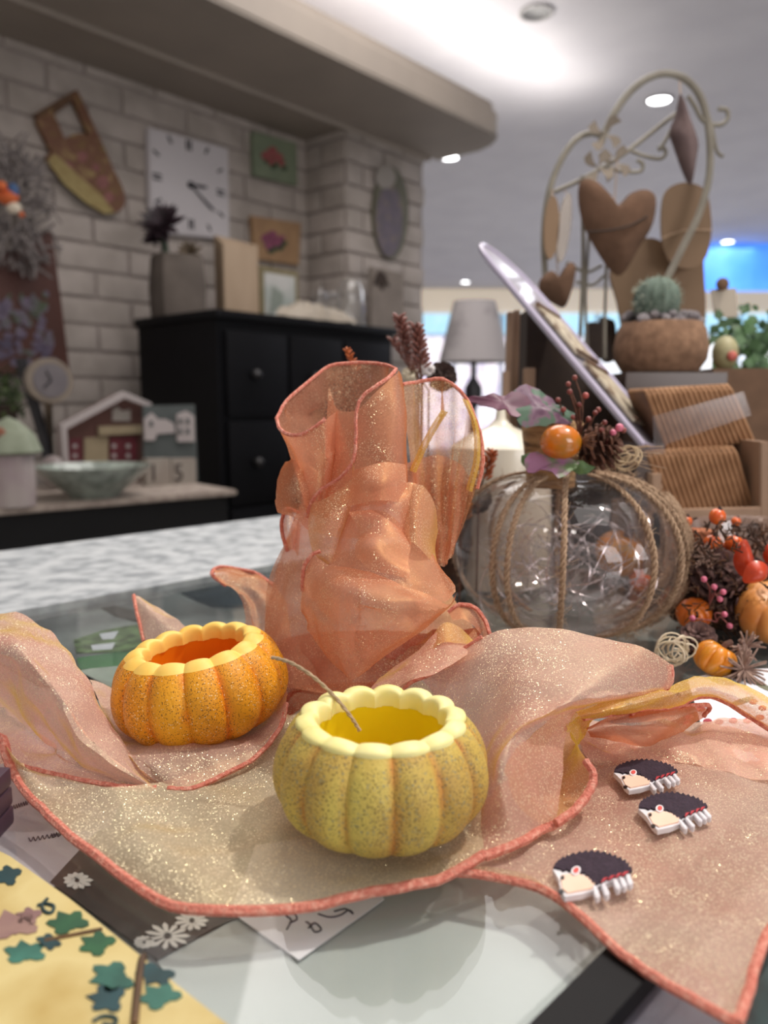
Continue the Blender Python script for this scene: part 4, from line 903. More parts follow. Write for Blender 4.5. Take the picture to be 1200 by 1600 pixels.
# moss and bark mass (uncountable)
bm = BM()
m_ms = mat('dark moss and bark', '2a1a12', '5e3c22', 140, rough=.95, c3='3c2618')
for k in range(900):
    px, py = random.uniform(1052, 1230), random.uniform(820, 1040)
    z = random.uniform(0, .03) if py > 900 else random.uniform(.0, .06)
    y = random.uniform(.50, .62); p = D(px, py, y)
    if p.z < .001 or (p - GC).xy.length < GR + .006 and p.z < GH: continue
    d = Vector([random.gauss(0, 1) for _ in range(3)]).normalized() * random.uniform(.004, .012); d2 = Vector([random.gauss(0, 1) for _ in range(3)]) * .002
    if (p + d).z < .001: d.z = abs(d.z)
    tube(bm, cr([p, p + d * .5 + d2, p + d], 2), random.uniform(.0003, .0009), 4)
o = tag(obj('moss', bm, m_ms), 'tangle of dark brown moss and bark shreds right of the glass pumpkin', 'moss'); o['kind'] = 'stuff'
bm = BM(); lathe(bm, (0, 0, 0), [(.001, .001), (.045, .001), (.05, .015), (.042, .035), (.02, .045), (.001, .048)], 30, lambda th, r, z, i: (r * (1 + .15 * math.sin(3 * th) + .08 * math.sin(7 * th + z * 90)), z))
bmesh.ops.translate(bm, verts=bm.verts, vec=(D(1160, 980, .585).x, .588, 0)); tag(obj('potpourri_base', bm, m_ms), 'dark earthy heap under the dried fruit at right', 'dried heap')
cone_l = ['dark open pine cone leaning on the glass pumpkin', 'dark pine cone below the first, behind the pink berries', 'brown pine cone under the red pods', 'small brown cone right of the orange mini pumpkin']
for (px, py, y, R_, axv), lb in zip(((1110, 895, .535, .017, (.2, -.6, .5)), (1135, 930, .53, .015, (.5, -.7, -.1)), (1172, 905, .55, .014, (0, -1, .2)), (1090, 1000, .49, .010, (-.2, -.6, .7))), cone_l):
    bm = BM(); pinecone(bm, D(px, py, y), R_, 64, Vector(axv).normalized()); tag(obj('pine_cone', bm, mat('purple-brown cone', '3a2526', '7b5d56', 160, rough=.85)), lb, 'pine cone', 'dried cones')
def starflower(px, py, y, R_, label):
    c = D(px, py, y); bm = BM()
    for k in range(34):
        a = random.uniform(0, 2 * PI); e = random.uniform(-.15, 1.1); d = Vector((math.cos(a) * math.cos(e), -abs(math.sin(e)) * .8 + math.sin(a) * math.cos(e) * .3, math.sin(a) * math.cos(e) * .9 + .1)).normalized()
        q = d.orthogonal() * .1; tube(bm, cr([c, c + d * R_ * .6 + q * R_ * .2, c + d * R_ * random.uniform(.8, 1.1)], 3), [.0009, .0009, .0008, .0007, .0006, .0006, .0005], 5)
    t = thing('dried_flower', label, 'dried flower', tuple(c), 'spiky dried flowers'); obj('petals', bm, mat('dried beige-mauve petal', 'a98f80', '7e6358', 300, rough=.8), t)
    bm = BM(); ball(bm, c + Vector((0, .004, -.003)), R_ * .42, (1, .8, 1)); obj('seed_head', bm, mat('dark seed head', '2d1c1c', '44302c', 300, rough=.9, bump=1, bscale=900), t)
starflower(1162, 1046, .455, .0145, 'spiky beige dried flower lying on the napkin'); starflower(1165, 1010, .475, .011, 'smaller spiky dried flower just behind the other')
starflower(1100, 870, .52, .010, 'spiky dried flower by the pale orange rosehip')
for (tips, root, lb) in (([(1116, 917, 0, 0), (1130, 925, 0, 0), (1125, 936, 0, 0), (1100, 905, 0, 0)], D(1108, 945, .51), 'upper sprig of small pink berries before the pine cones'), ([(1132, 960, 0, 0), (1140, 978, 0, 0), (1082, 966, 0, 0)], D(1120, 972, .50), 'lower sprig of small pink berries before the pine cones')):
    t = thing('berry_sprig', lb, 'berry sprig', tuple(root), 'pink berry sprigs'); bt = BM(); be = []; sprig(bt, be, tips, root, .495, .0005); obj('twig', bt, mat('rosy twig', '8a4c48', rough=.7), t)
    for e, k in be: bm = BM(); ball(bm, e, .0021); obj('berry', bm, m_bp, t)
tag(curls(D(1055, 1015, .465), .0115, 9, mat('white curl', 'ddd0b8', 'c7b798', 200, rough=.8), None, 'curled_shavings', .35), 'white curly wood shavings at the foot of the glass pumpkin', 'wood curls')
for px, py, y, h in ((1095, 830, .55, 0), ):
    bm = BM(); lathe(bm, D(1088, 850, .57), [(.0005, -.012), (.010, -.012), (.013, 0), (.011, .011), (.003, .012), (.0005, .010)], 20); tag(obj('dried_pod', bm, mat('reddish brown pod', '8c5236', 'b5704c', 90, rough=.9, bump=.8)), 'reddish-brown fuzzy dried pod behind the upper rosehips', 'dried pod')
# low glass dish at right
bm = BM(); c = D(1175, 850, .60); lathe(bm, (c.x + .012, .612, 0), [(.045, .001), (.05, .002), (.055, .03), (.058, D(1100, 832, .6).z), (.061, D(1100, 826, .6).z), (.056, D(1100, 828, .6).z), (.052, .03), (.04, .006), (.0005, .005)], 60)
tag(obj('glass_dish', bm, clear_mat('dish glass', (.95, .9, .88), .03, .05, haze=(.05, (.7, .6, .58)))), 'clear round glass dish at right behind the dried fruit', 'glass dish')

# ------------------------------------------------------------------ things behind the glass pumpkin
# dried lavender-like sprigs
def seedsprig(name, px0, px1, y, m, label, n=40, w=.008, lean=0, group='dried brown sprigs', base=None, r=.0022):
    a, b = D(*px0, y), D(*px1, y); 
    t = thing(name, label, 'dried sprig', tuple(a), group); bm = BM(); tube(bm, [Vector((a.x, a.y + .005, .003)), a, b], .0008, 5); obj('stalk', bm, m_tg, t)
    bm = BM()
    for k in range(n):
        tt = .25 + .75 * k / n; p = a.lerp(b, tt); an = k * 2.4; d = Vector((math.cos(an), math.sin(an), .7)).normalized(); q = d.to_track_quat('Z', 'Y')
        ball(bm, p + d * w * (1.1 - .6 * tt) * .7, r, (.6, .6, 1.8), q, 6, 4)
    obj('seed_heads', bm, m, t); return t
m_sp = mat('brown seed head', '6b4038', '8c5a50', 200, rough=.5, coat=.3); m_sp2 = mat('rust seed head', '9c4e28', 'b5602e', 200, rough=.7)
seedsprig('dried_sprig', (655, 600), (622, 495), .62, m_sp, 'left stalk of the tall brown sprigs above the scarf', 70, .010)
seedsprig('dried_sprig', (660, 600), (650, 510), .60, m_sp, 'middle stalk of the tall brown sprigs above the scarf', 60, .010)
seedsprig('dried_sprig', (670, 610), (612, 530), .64, m_sp, 'lowest leaning stalk of the tall brown sprigs', 40, .008)
seedsprig('dried_sprig', (560, 590), (541, 545), .56, m_sp2, 'rust tip showing above the scarf\'s top hem', 20, .004, r=.0016)
seedsprig('dried_sprig', (748, 770), (770, 706), .60, m_sp2, 'rust sprig in front of the white bottle', 34, .010, r=.0020)
seedsprig('dried_sprig', (720, 830), (728, 770), .58, mat('ochre head', 'a0641e', '7a4818', 200), 'ochre sprig low between scarf and glass pumpkin', 30, .009)
for (px, py, lb) in ((690, 590, 'dark cone beside the white blossom behind the scarf'), (745, 780, 'dark cone low behind the scarf'), (715, 845, 'darkest cone at the foot of the scarf bundle')):
    bm = BM(); pinecone(bm, D(px, py, .66), .011, 50, Vector((.1, -.8, .4)).normalized()); tag(obj('pine_cone', bm, mat('near black cone', '241714', '3d2922', 150, rough=.9)), lb, 'pine cone', 'dark cones behind the scarf')
def blossom(px, py, y, R_, m, label):
    bm = BM(); c = D(px, py, y)
    for k in range(40):
        v = Vector([random.gauss(0, 1) for _ in range(3)]).normalized(); ball(bm, c + v * R_ * .6, R_ * .3, (1, 1, .7), None, 7, 5)
    tag(obj('dried_blossom', bm, m), label, 'dried blossom', 'white dried blossoms')
blossom(668, 577, .63, .007, mat('white blossom', 'e6e2e2', rough=.8), 'round white blossom next to the brown sprigs'); blossom(640, 585, .64, .008, mat('cream blossom', 'd6cdb6', rough=.8), 'cream blossom cluster left of the white one')
# support under the sprigs: dark wicker basket hidden behind the scarf
bm = BM(); lathe(bm, (D(690, 800, .66).x, .69, 0), [(.0005, .001), (.024, .001), (.03, .05), (.032, .10), (.029, .10), (.026, .02), (.0005, .015)], 30, lambda th, r, z, i: (r * (1 + .02 * math.sin(14 * th)), z)); tag(obj('twig_pot', bm, mat('dark wicker', '2a1b14', '49301f', 90, rough=.9, bump=1)), 'dark twig pot behind the scarf holding the dried sprigs', 'pot')
# white onion-shaped bottle / candle
c = D(785, 760, .70); bm = BM(); zt = D(785, 640, .70).z; zs = D(785, 700, .7).z
lathe(bm, (c.x, .72, 0), [(.0005, .001), (.045, .001), (.05, .02), (.05, .055), (.046, zs - .0), (.030, D(785, 680, .7).z), (.012, D(785, 668, .7).z), (.005, D(785, 655, .7).z), (.004, zt), (.0005, zt + .002)], 36)
tag(obj('white_bottle', bm, mat('cream glazed ceramic', 'e2dccb', 'dad3c0', 20, rough=.25, coat=.4)), 'cream round-shouldered bottle with thin neck behind the glass pumpkin', 'bottle')
# table lamp far behind
lc = D(742, 600, 2.6); lmp = thing('table_lamp', 'table lamp with grey shade printed with dark sprays', 'lamp', (lc.x, 2.6, D(742, 700, 2.6).z))
def zz(py, y): return D(742, py, y).z
bm = BM(); rT, rB = (D(772, 480, 2.6).x - D(706, 480, 2.6).x) / 2, (D(794, 565, 2.6).x - D(684, 565, 2.6).x) / 2
lathe(bm, (lc.x - .005, 2.6, 0), [(rB, zz(566, 2.6)), (rT, zz(471, 2.6)), (rT - .004, zz(471, 2.6)), (rB - .004, zz(566, 2.6))], 48)
obj('lamp_shade', bm, mat('grey lampshade', 'a8a2a2', '6b6668', 5.5, rough=.8, lo=.55, hi=.66), lmp)
bm = BM(); lathe(bm, (lc.x - .005, 2.6, 0), [(.07, zz(720, 2.6)), (.07, zz(715, 2.6)), (.02, zz(700, 2.6)), (.012, zz(640, 2.6)), (.03, zz(620, 2.6)), (.03, zz(605, 2.6)), (.01, zz(590, 2.6)), (.008, zz(500, 2.6))], 24); obj('lamp_base', bm, mat('dark lamp metal', '2b2a2e', rough=.4), lmp)
bm = BM(); box(bm, (lc.x + .2, 2.7, (zz(722, 2.6) + FZ) / 2 - .002), (.9, .5, zz(722, 2.6) - FZ)); tag(obj('side_cabinet', bm, mat('dark cabinet wood', '2f2824', '3a322c', 20)), 'dark low cabinet under the table lamp', 'cabinet')

# wooden peg stand and brown box behind
m_wd = mat('pale craft wood', 'a98c74', '967a64', 25, rough=.7, stretch=(1, 1, .2)); m_kr = mat('kraft cardboard', '6b503c', '5c4432', 40, rough=.85); m_dbr = mat('dark brown card', '2d211b', '37291f', 30, rough=.8)
rk = thing('wooden_rack', 'slatted pale wooden rack standing behind the glass pumpkin', 'rack', tuple(D(815, 700, .86) * Vector((1, 1, 0)) if False else Vector((D(815, 700, .86).x, .86, 0))))
for (xa, xb, ya, dy) in ((792, 801, 488, 0), (802, 812, 485, .01), (786, 796, 580, -.02), (818, 836, 575, -.02)):
    bm = BM(); a, b = D(xa, ya, .86 + dy), D(xb, ya, .86 + dy); w_ = b.x - a.x
    box(bm, ((a.x + b.x) / 2, .86 + dy, a.z / 2), (w_, .012, a.z), bev=.002); obj('upright', bm, m_wd, rk)
bm = BM(); box(bm, ((D(786, 600, .85).x + D(840, 600, .85).x) / 2, .88, .004), (.05, .06, .008)); obj('foot_board', bm, m_wd, rk)
bm = BM(); a, b = D(815, 470, .95), D(975, 470, .95); zt = D(815, 490, .95).z
prism(bm, [Vector((a.x, .91, .001)), Vector((b.x - .02, .91, .001)), Vector((b.x - .02, .91, zt * .6)), Vector((a.x + .03, .91, zt)), Vector((a.x, .91, zt))], (0, .06, 0)); tag(obj('cardboard_box', bm, m_dbr), 'dark brown display box behind the slanted acrylic holder', 'box')
# slanted acrylic holder with cards
ah = thing('acrylic_holder', 'long slanted clear acrylic board with rounded top and two bookmarks', 'display holder', tuple(Vector((D(1010, 700, .70).x, .70, 0))))
A0, A1 = D(726, 362, .86), D(1005, 694, .70); L_ = (A1 - A0); Ld = L_.normalized()
Wv = (D(1040, 690, .80) - A1); Wd = (Wv - Ld * Wv.dot(Ld)).normalized(); Wl = Wv.length; Nn = Ld.cross(Wd).normalized()
if Nn.z < 0: Nn = -Nn
def onb(u, v, h=0): return A0 + Ld * (u * L_.length) + Wd * (v * Wl) + Nn * h
rd = .5 * Wl / L_.length
ol = [onb(rd * (1 - math.cos(a)), .5 - .5 * math.sin(a)) for a in [PI / 2 * (1 - k / 8) for k in range(9)]]
ol = [onb(1, 0)] + ol + [onb(rd * (1 - math.cos(a)), .5 + .5 * math.sin(a)) for a in [PI / 2 * k / 8 for k in range(1, 9)]] + [onb(1, 1)]
bm = BM(); prism(bm, ol, Nn * -.004); obj('acrylic_board', bm, clear_mat('lilac acrylic', (.75, .74, .8), .1, .12, haze=(.45, (.50, .48, .55))), ah, False)
bm = BM(); tube(bm, ol, .0028, 8, True); obj('board_edge', bm, mat('pale lilac edge', 'b4adc2', rough=.25), ah)
m_bmk = mat('bookmark picture', '8c7c6c', '6a4f38', 50, rough=.5, c3='c2b8a2')
for (u0, u1, v0, v1) in ((.36, .60, .2, .68), (.64, .90, .2, .68)):
    bm = BM(); prism(bm, [onb(u0, v0, .002), onb(u1, v0, .002), onb(u1, v1, .002), onb(u0, v1, .002)], Nn * .003); t2 = tag(obj('bookmark', bm, m_bmk, None, False), ('upper' if u0 < .5 else 'lower') + ' wooden bookmark resting on the slanted acrylic board', 'bookmark', 'bookmarks on the acrylic board')
    bm = BM(); prism(bm, [onb(u0, v0, .005), onb(u0 + .012, v0, .005), onb(u0 + .012, v1, .005), onb(u0, v1, .005)], Nn * .002); obj('edge_strip', bm, m_kr, t2, False)
    bm = BM(); prism(bm, [onb(u1 - .012, v0, .005), onb(u1, v0, .005), onb(u1, v1, .005), onb(u1 - .012, v1, .005)], Nn * .002); obj('edge_strip', bm, m_kr, t2, False)
bm = BM(); prism(bm, [Vector((A1.x - .005, .70, .002)), Vector((A1.x + .02, .70, .002)), Vector((A1.x + .02, .70, A1.z)), Vector((A1.x - .005, .70, A1.z))], (0, .05, 0)); obj('support', bm, clear_mat('clear acrylic', (.93, .93, .95), .05, .04, haze=(.08, (.6, .58, .6))), ah, False)
# corrugated packs in trays
m_cg = mat('corrugated brown card', 'a47c5a', '8a6444', 60, rough=.85)
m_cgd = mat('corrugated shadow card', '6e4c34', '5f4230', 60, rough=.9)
def pack(name, q, y, th, label, nr=17):
    """q = front-face corners TL,TR,BR,BL in the photo; ribs run down the face"""
    tl, tr, br, bl = [D(a, b, y) for a, b in q]
    t = thing(name, label, 'cardboard pack', tuple((bl + br) / 2), 'packs of corrugated cards')
    bm = BM(); prism(bm, [tl, tr, br, bl], (0, th, 0)); obj('card_block', bm, m_cgd, t, False)
    bm = BM()
    for k in range(nr):
        u = (k + .5) / nr; top, bot = tl.lerp(tr, u), bl.lerp(br, u); rw = (tr - tl).length / nr * .47; dn = (bot - top).normalized()
        path = [bot + Vector((0, -.001, 0)), bot.lerp(top, .5) + Vector((0, -.001, 0)), top + dn * .004 + Vector((0, -.001, 0)), top - dn * .001 + Vector((0, .003, 0)), top - dn * .001 + Vector((0, th - .004, 0))]
        tube(bm, path, rw, 8)
    obj('corrugated_face', bm, m_cg, t, True)
pack('corrugated_cards', [(1006, 612), (1142, 604), (1180, 690), (1040, 704)], .72, .05, 'upper pack of brown corrugated cards under clear film')
pack('corrugated_cards', [(1009, 710), (1150, 702), (1178, 792), (1040, 797)], .70, .05, 'lower pack of brown corrugated cards above the wooden tray rail')
bm = BM(); prism(bm, [D(a, b, .70) for a, b in ((1020, 650), (1160, 612), (1172, 648), (1022, 700))], (0, -.003, 0)); tag(obj('clear_film', bm, clear_mat('clear film', (.92, .9, .9), .15, .0, haze=(.03, (.7, .65, .65))), None, False), 'clear plastic sleeve across the upper corrugated pack', 'plastic sleeve')
tr_ = thing('wooden_tray', 'pale wooden tray with open sides holding the corrugated packs', 'tray', (D(1100, 800, .72).x, .72, 0))
for q, y, th in (([(1040, 797), (1190, 793), (1190, 818), (1040, 822)], .675, .008), ([(1018, 740), (1034, 740), (1034, 860), (1018, 860)], .69, .012), ([(1188, 690), (1202, 690), (1202, 850), (1188, 850)], .68, .10)):
    bm = BM(); pts = [D(a, b, y) for a, b in q]; 
    for p in pts: p.z = max(p.z, .002)
    prism(bm, pts, (0, th, 0), .001); obj('rail', bm, m_wd, tr_, False)
bm = BM(); a, b = D(1018, 800, .68), D(1202, 800, .68); z2 = D(1100, 797, .70).z
box(bm, ((a.x + b.x) / 2, .745, z2 / 2 + .0), (b.x - a.x, .11, z2 - .003)); obj('tray_body', bm, m_wd, tr_, False)
# cork pot with cactus on a clear stand
cx = D(1031, 560, .90).x; z0, z1 = D(1031, 582, .9).z, D(1031, 505, .9).z; rp = (D(1102, 550, .9).x - D(960, 550, .9).x) / 2
cp_ = thing('cork_planter', 'round cork planter with a small cactus and grey gravel', 'planter', (cx, .9, z0))
bm = BM(); lathe(bm, (cx, .9, 0), [(.0005, z0), (rp * .8, z0), (rp * .97, z0 + .014), (rp, (z0 + z1) / 2), (rp * .93, z1 - .008), (rp * .84, z1), (rp * .74, z1), (rp * .7, z1 - .012), (.0005, z1 - .012)], 48); obj('cork_pot', bm, mat('cork', '8c6c54', '725540', 110, rough=.9, bump=.5), cp_)
bm = BM(); c = Vector((cx - .010, .89, D(1020, 468, .9).z)); lathe(bm, c, [(.0005, -.03), (.016, -.028), (.024, -.014), (.026, 0), (.023, .012), (.013, .021), (.0005, .024)], 52, lambda th, r, z, i: (r * (1 - .08 * abs(math.sin(7 * th))), z))
obj('cactus', bm, mat('cactus green', '4c5c50', '66756a', 90, rough=.8), cp_)
bm = BM()
for k in range(260):
    v = Vector([random.gauss(0, 1) for _ in range(3)]).normalized()
    if v.y < .5: tube(bm, [c + Vector((v.x * .025, v.y * .025, v.z * .023)), c + Vector((v.x * .030, v.y * .030, v.z * .028))], .0003, 3, cap=False)
obj('cactus_spines', bm, mat('pale spine', 'a3a898', rough=.8), cp_)
bm = BM()
for k in range(70):
    a = random.uniform(0, 2 * PI); r = rp * .8 * math.sqrt(random.random()); ball(bm, (cx + r * math.cos(a), .9 + r * math.sin(a), z1 + random.uniform(-.004, .010)), random.uniform(.005, .009), (1, .8, .8), None, 6, 4)
o = obj('gravel', bm, mat('grey gravel', '6a6468', '8e888a', 60, rough=.9), cp_, False); o['kind'] = 'stuff'
bm = BM(); box(bm, (cx + .0, .90, z0 / 2 - .0005), (rp * 2.1, .11, z0 - .003)); tag(obj('plant_stand', bm, mat('dark brown glossy stand', '4a3a32', '3c2e27', 12, rough=.25), None, False), 'brown block stand beneath the cork planter', 'stand')
# wire rack with hearts
rkY = 1.05
wr_ = thing('wire_display_rack', 'cream wire rack with a tall arched hoop and curled hooks', 'display rack', (D(990, 500, rkY).x, rkY, 0))
m_wire = mat('cream painted wire', '8f897c', '7e786c', 40, rough=.5)
def wire(px, r=.0035, n=8, name='wire_arm'):
    bm = BM(); tube(bm, cr([D(*(q if len(q) == 3 else (q[0], q[1], rkY))) for q in px], n), r, 8); return obj(name, bm, m_wire, wr_)
wire([(938, 225), (958, 180), (985, 143), (1015, 121), (1045, 115), (1075, 127), (1097, 158), (1108, 210), (1108, 275), (1092, 335), (1065, 390), (1040, 440)], .0048, name='hoop')
wire([(852, 430), (850, 370), (856, 310), (872, 260), (896, 222), (922, 208), (945, 214)], .0042, name='hoop')
wire([(866, 300), (915, 277), (975, 240), (1050, 182), (1062, 178)], .003)
wire([(1075, 150), (1085, 165), (1100, 190), (1125, 195), (1137, 185), (1135, 172), (1122, 170)], .003, name='hook')
wire([(985, 235), (1005, 243), (1030, 248), (1040, 240), (1036, 230), (1028, 232)], .0026, name='hook')
wire([(950, 262), (975, 268), (1000, 268), (1004, 256), (995, 250)], .0026, name='hook')
wire([(910, 275), (911, 330), (911, 420), (905, 560)], .0028); wire([(1062, 178), (1045, 210), (1030, 235)], .0026, name='hook')
wire([(1090, 140), (1110, 190), (1120, 235), (1130, 245)], .0024, name='hook')
wire([(925, 320), (918, 400), (915, 470), (918, 560)], .0022); wire([(948, 400), (945, 500), (945, 560)], .0022); wire([(885, 410), (915, 425), (940, 415)], .0022)
wire([(900, 440), (925, 445), (945, 430)], .002)
zb_ = D(915, 560, rkY).z
bm = BM(); tube(bm, [Vector((D(852, 430, rkY).x, rkY, D(852, 430, rkY).z)), Vector((D(860, 430, rkY).x, rkY, .003))], .004); tube(bm, [D(1040, 440, rkY), Vector((D(1035, 430, rkY).x, rkY, .003))], .004); tube(bm, [D(905, 560, rkY), Vector((D(905, 560, rkY).x, rkY, .003))], .003)
tube(bm, [Vector((D(852, 400, rkY).x, rkY - .06, .004)), Vector((D(852, 400, rkY).x, rkY + .06, .004)), Vector((D(1040, 400, rkY).x, rkY + .06, .004)), Vector((D(1040, 400, rkY).x, rkY - .06, .004))], .004, 8, True); obj('legs_and_base', bm, m_wire, wr_)
def puff(px, y, th, m, name='padded_shape', n=3, parent=None, dent=0):
    pts = cr([D(a, b, y) for a, b in px], n, True); c = sum(pts, Vector()) / len(pts); bm = BM(); rings = []
    for k, (f, d) in enumerate(((.0, 1), (.35, .93), (.65, .74), (.88, .42), (1, 0))):
        rings.append((f, d))
    def side(s):
        last = None; cen = bm.verts.new(c + Vector((0, -s * th, 0))); prev = None
        for f, d in rings[1:]:
            ring = [bm.verts.new(c + (p - c) * f + Vector((0, -s * th * d, 0))) for p in pts] if f < 1 else edge
            m_ = len(ring)
            for i in range(m_):
                j = (i + 1) % m_
                if prev is None: bm.faces.new((cen, ring[i], ring[j]))
                else: bm.faces.new((prev[i], ring[i], ring[j], prev[j]))
            prev = ring
    edge = [bm.verts.new(p) for p in pts]; side(1); side(-1)
    return obj(name, bm, m, parent)
m_ht = mat('brown fabric heart', '58402f', '674c3a', 40, rough=.95, bump=.4); m_ht2 = mat('mauve-grey suede', '6e5c5a', '5c4c4c', 40, rough=.9)
def hang(px0, px1, y, parent): bm = BM(); tube(bm, [D(*px0, y), D(*px1, rkY)], .0008, 5); obj('hanging_cord', bm, m_tw, parent)
hb = tag(puff([(906, 285), (925, 280), (945, 300), (962, 322), (985, 302), (1010, 296), (1025, 310), (1020, 350), (1000, 385), (970, 430), (945, 412), (915, 360), (904, 320)], rkY - .035, .02, m_ht, 'fabric_heart', 4), 'large padded brown heart hanging at the rack\'s centre', 'heart ornament', 'padded hearts')
hang((960, 315), (965, 245), rkY - .02, hb)
bm = BM(); tube(bm, cr([D(918, 362, rkY - .05), D(950, 360, rkY - .055), D(985, 352, rkY - .055), D(1012, 338, rkY - .048)], 5), .0012, 5); obj('seam', bm, m_dbr, hb)
h2 = tag(puff([(850, 430), (862, 423), (872, 432), (884, 415), (895, 410), (900, 422), (893, 455), (882, 480), (865, 475), (845, 460), (842, 442)], rkY - .035, .014, m_ht, 'fabric_heart', 4), 'small brown heart low at the rack\'s left', 'heart ornament', 'padded hearts'); hang((872, 428), (860, 300), rkY - .02, h2)
h3 = tag(puff([(1063, 146), (1075, 180), (1090, 222), (1088, 250), (1080, 290), (1068, 270), (1052, 225), (1046, 205), (1055, 180)], rkY - .03, .016, m_ht2, 'fabric_heart', 3), 'mauve-grey heart seen edge-on, hanging from the hoop top', 'heart ornament', 'padded hearts'); hang((1063, 150), (1062, 125), rkY - .03, h3)
m_pl = mat('plain plywood', '80684f', '8a715a', 18, rough=.8, stretch=(1, 1, .3))
def board(px, y, th, label, name='wooden_shape', m=m_pl, cat='wooden shape', sm=4, group='plain wooden shapes'):
    bm = BM(); dprism(bm, px, y, th, 0, sm); return tag(obj(name, bm, m, None, False), label, cat, group)
o = board([(1040, 300), (1062, 286), (1088, 288), (1106, 305), (1112, 360), (1104, 400), (1085, 418), (1055, 415), (1038, 390), (1034, 340)], rkY + .03, .006, 'tall oval wooden board with a rounded top at the rack\'s right')
bm = BM(); tube(bm, cr([D(1034, 372, rkY + .026), D(1070, 360, rkY + .024), D(1112, 360, rkY + .026)], 5), .0015, 5); obj('cord_band', bm, m_tw, o)
board([(955, 420), (990, 380), (1020, 372), (1045, 385), (1062, 395), (1095, 385), (1100, 420), (1100, 520), (1060, 560), (990, 560), (965, 470)], rkY + .06, .008, 'large plain wooden heart-like board behind the cactus')
board([(918, 510), (928, 503), (940, 508), (945, 530), (940, 560), (915, 560)], rkY + .05, .008, 'small dark wooden shape left of the cork planter', m=m_dbr)
board([(938, 500), (952, 498), (962, 508), (962, 560), (940, 560)], rkY + .09, .008, 'dark wooden peg shape nearest the cork planter', m=m_dbr)
m_dr = clear_mat('clear acrylic drop', (.80, .76, .70), .15, .08, haze=(.35, (.55, .48, .42)))
for (cx_, cy_, a, b, an, lb) in ((862, 355, 12, 50, .05, 'left beige drop-shaped pendant on the rack'), (882, 355, 10, 55, .12, 'right, clearer drop-shaped pendant on the rack')):
    bm = BM(); dprism(bm, ell(cx_, cy_, a, b, 24, an), rkY - .03, .006); o = tag(obj('drop_pendant', bm, m_dr if cx_ > 870 else m_pl, None, False), lb, 'pendant', 'drop pendants'); hang((cx_, cy_ - b), (cx_ + 2, 298), rkY - .03, o)
# ribbon tufts on the rack
for (px, py, lb) in ((945, 210, 'gauzy beige bow tied at the hoop'), (960, 255, 'beige ribbon bow on the rack\'s crossbar'), (935, 262, 'small ribbon knot above the big heart')):
    c = D(px, py, rkY - .02); bm = BM()
    for k in range(4):
        a = k * PI / 2 + .6; d = Vector((math.cos(a), random.uniform(-.5, .2), math.sin(a))); q = d.cross(Vector((0, 1, 0))).normalized() * .012
        patch(bm, [[c, c + d * .010 + q * .2, c + d * .022], [c + Vector((0, .002, 0)), c + d * .011 + q * 1.0, c + d * .020 + q]], 4, 3)
    tag(obj('ribbon_bow', bm, mat('gauze ribbon', '8c8174', '7a6f62', 50, rough=.8)), lb, 'ribbon bow', 'ribbon bows on the rack')
# tag card, plants, small owl at right
tg = board([(1112, 452), (1150, 450), (1153, 495), (1118, 497)], .98, .003, 'cream tag card clipped at right of the cactus', 'tag_card', mat('cream card', 'b3a99a', rough=.8), 'card', 1, None)
bm = BM(); ball(bm, D(1129, 444, .975), .008, (1, .5, 1)); obj('button', bm, m_kr, tg)
pt = thing('potted_plant', 'leafy green plant at the right edge behind the packs', 'plant', (D(1175, 560, 1.0).x, 1.0, 0))
bm = BM()
for k in range(170):
    px, py = random.gauss(1180, 32), random.gauss(540, 30); c = D(px, min(600, max(470, py)), random.uniform(.96, 1.05)); a = random.uniform(0, 6.28); d = Vector((math.cos(a), random.uniform(-.5, .5), math.sin(a))).normalized(); q = d.cross(Vector((0, -1, .4))).normalized(); s = random.uniform(.010, .02)
    v = [c, c + d * s * .5 + q * s * .4, c + d * s, c + d * s * .5 - q * s * .4]; prism(bm, v, Vector((0, .0006, 0)))
obj('foliage', bm, mat('shop plant green', '2f4a2c', '4f7444', 30, rough=.5), pt, False)
bm = BM(); c = D(1175, 590, 1.0); lathe(bm, (c.x, 1.0, 0), [(.0005, .002), (.04, .002), (.05, c.z * .9), (.045, c.z), (.0005, c.z)], 24); obj('pot', bm, m_dbr, pt)
ow = thing('owl_figurine', 'small pale owl figurine with a red flower, before the plant', 'figurine', tuple(D(1132, 575, .93)))
bm = BM(); c = D(1133, 552, .93); ball(bm, c, .018, (.85, .8, 1.15)); obj('body', bm, mat('owl cream', 'a39c78', '8c8a64', 50, rough=.5), ow)
bm = BM(); ball(bm, c + Vector((.002, -.015, -.004)), .006, (1, .5, 1)); obj('flower', bm, mat('owl flower red', '9c3838', 'c46a5a', 200, rough=.5), ow)
bm = BM(); a, b = D(1100, 590, .93), D(1215, 590, .93); zt = D(1133, 575, .93).z; box(bm, ((a.x + b.x) / 2, .93, zt / 2 - .0005), (b.x - a.x, .05, zt - .002)); tag(obj('cardboard_box', bm, m_kr, None, False), 'brown kraft box behind the upper corrugated pack', 'box')

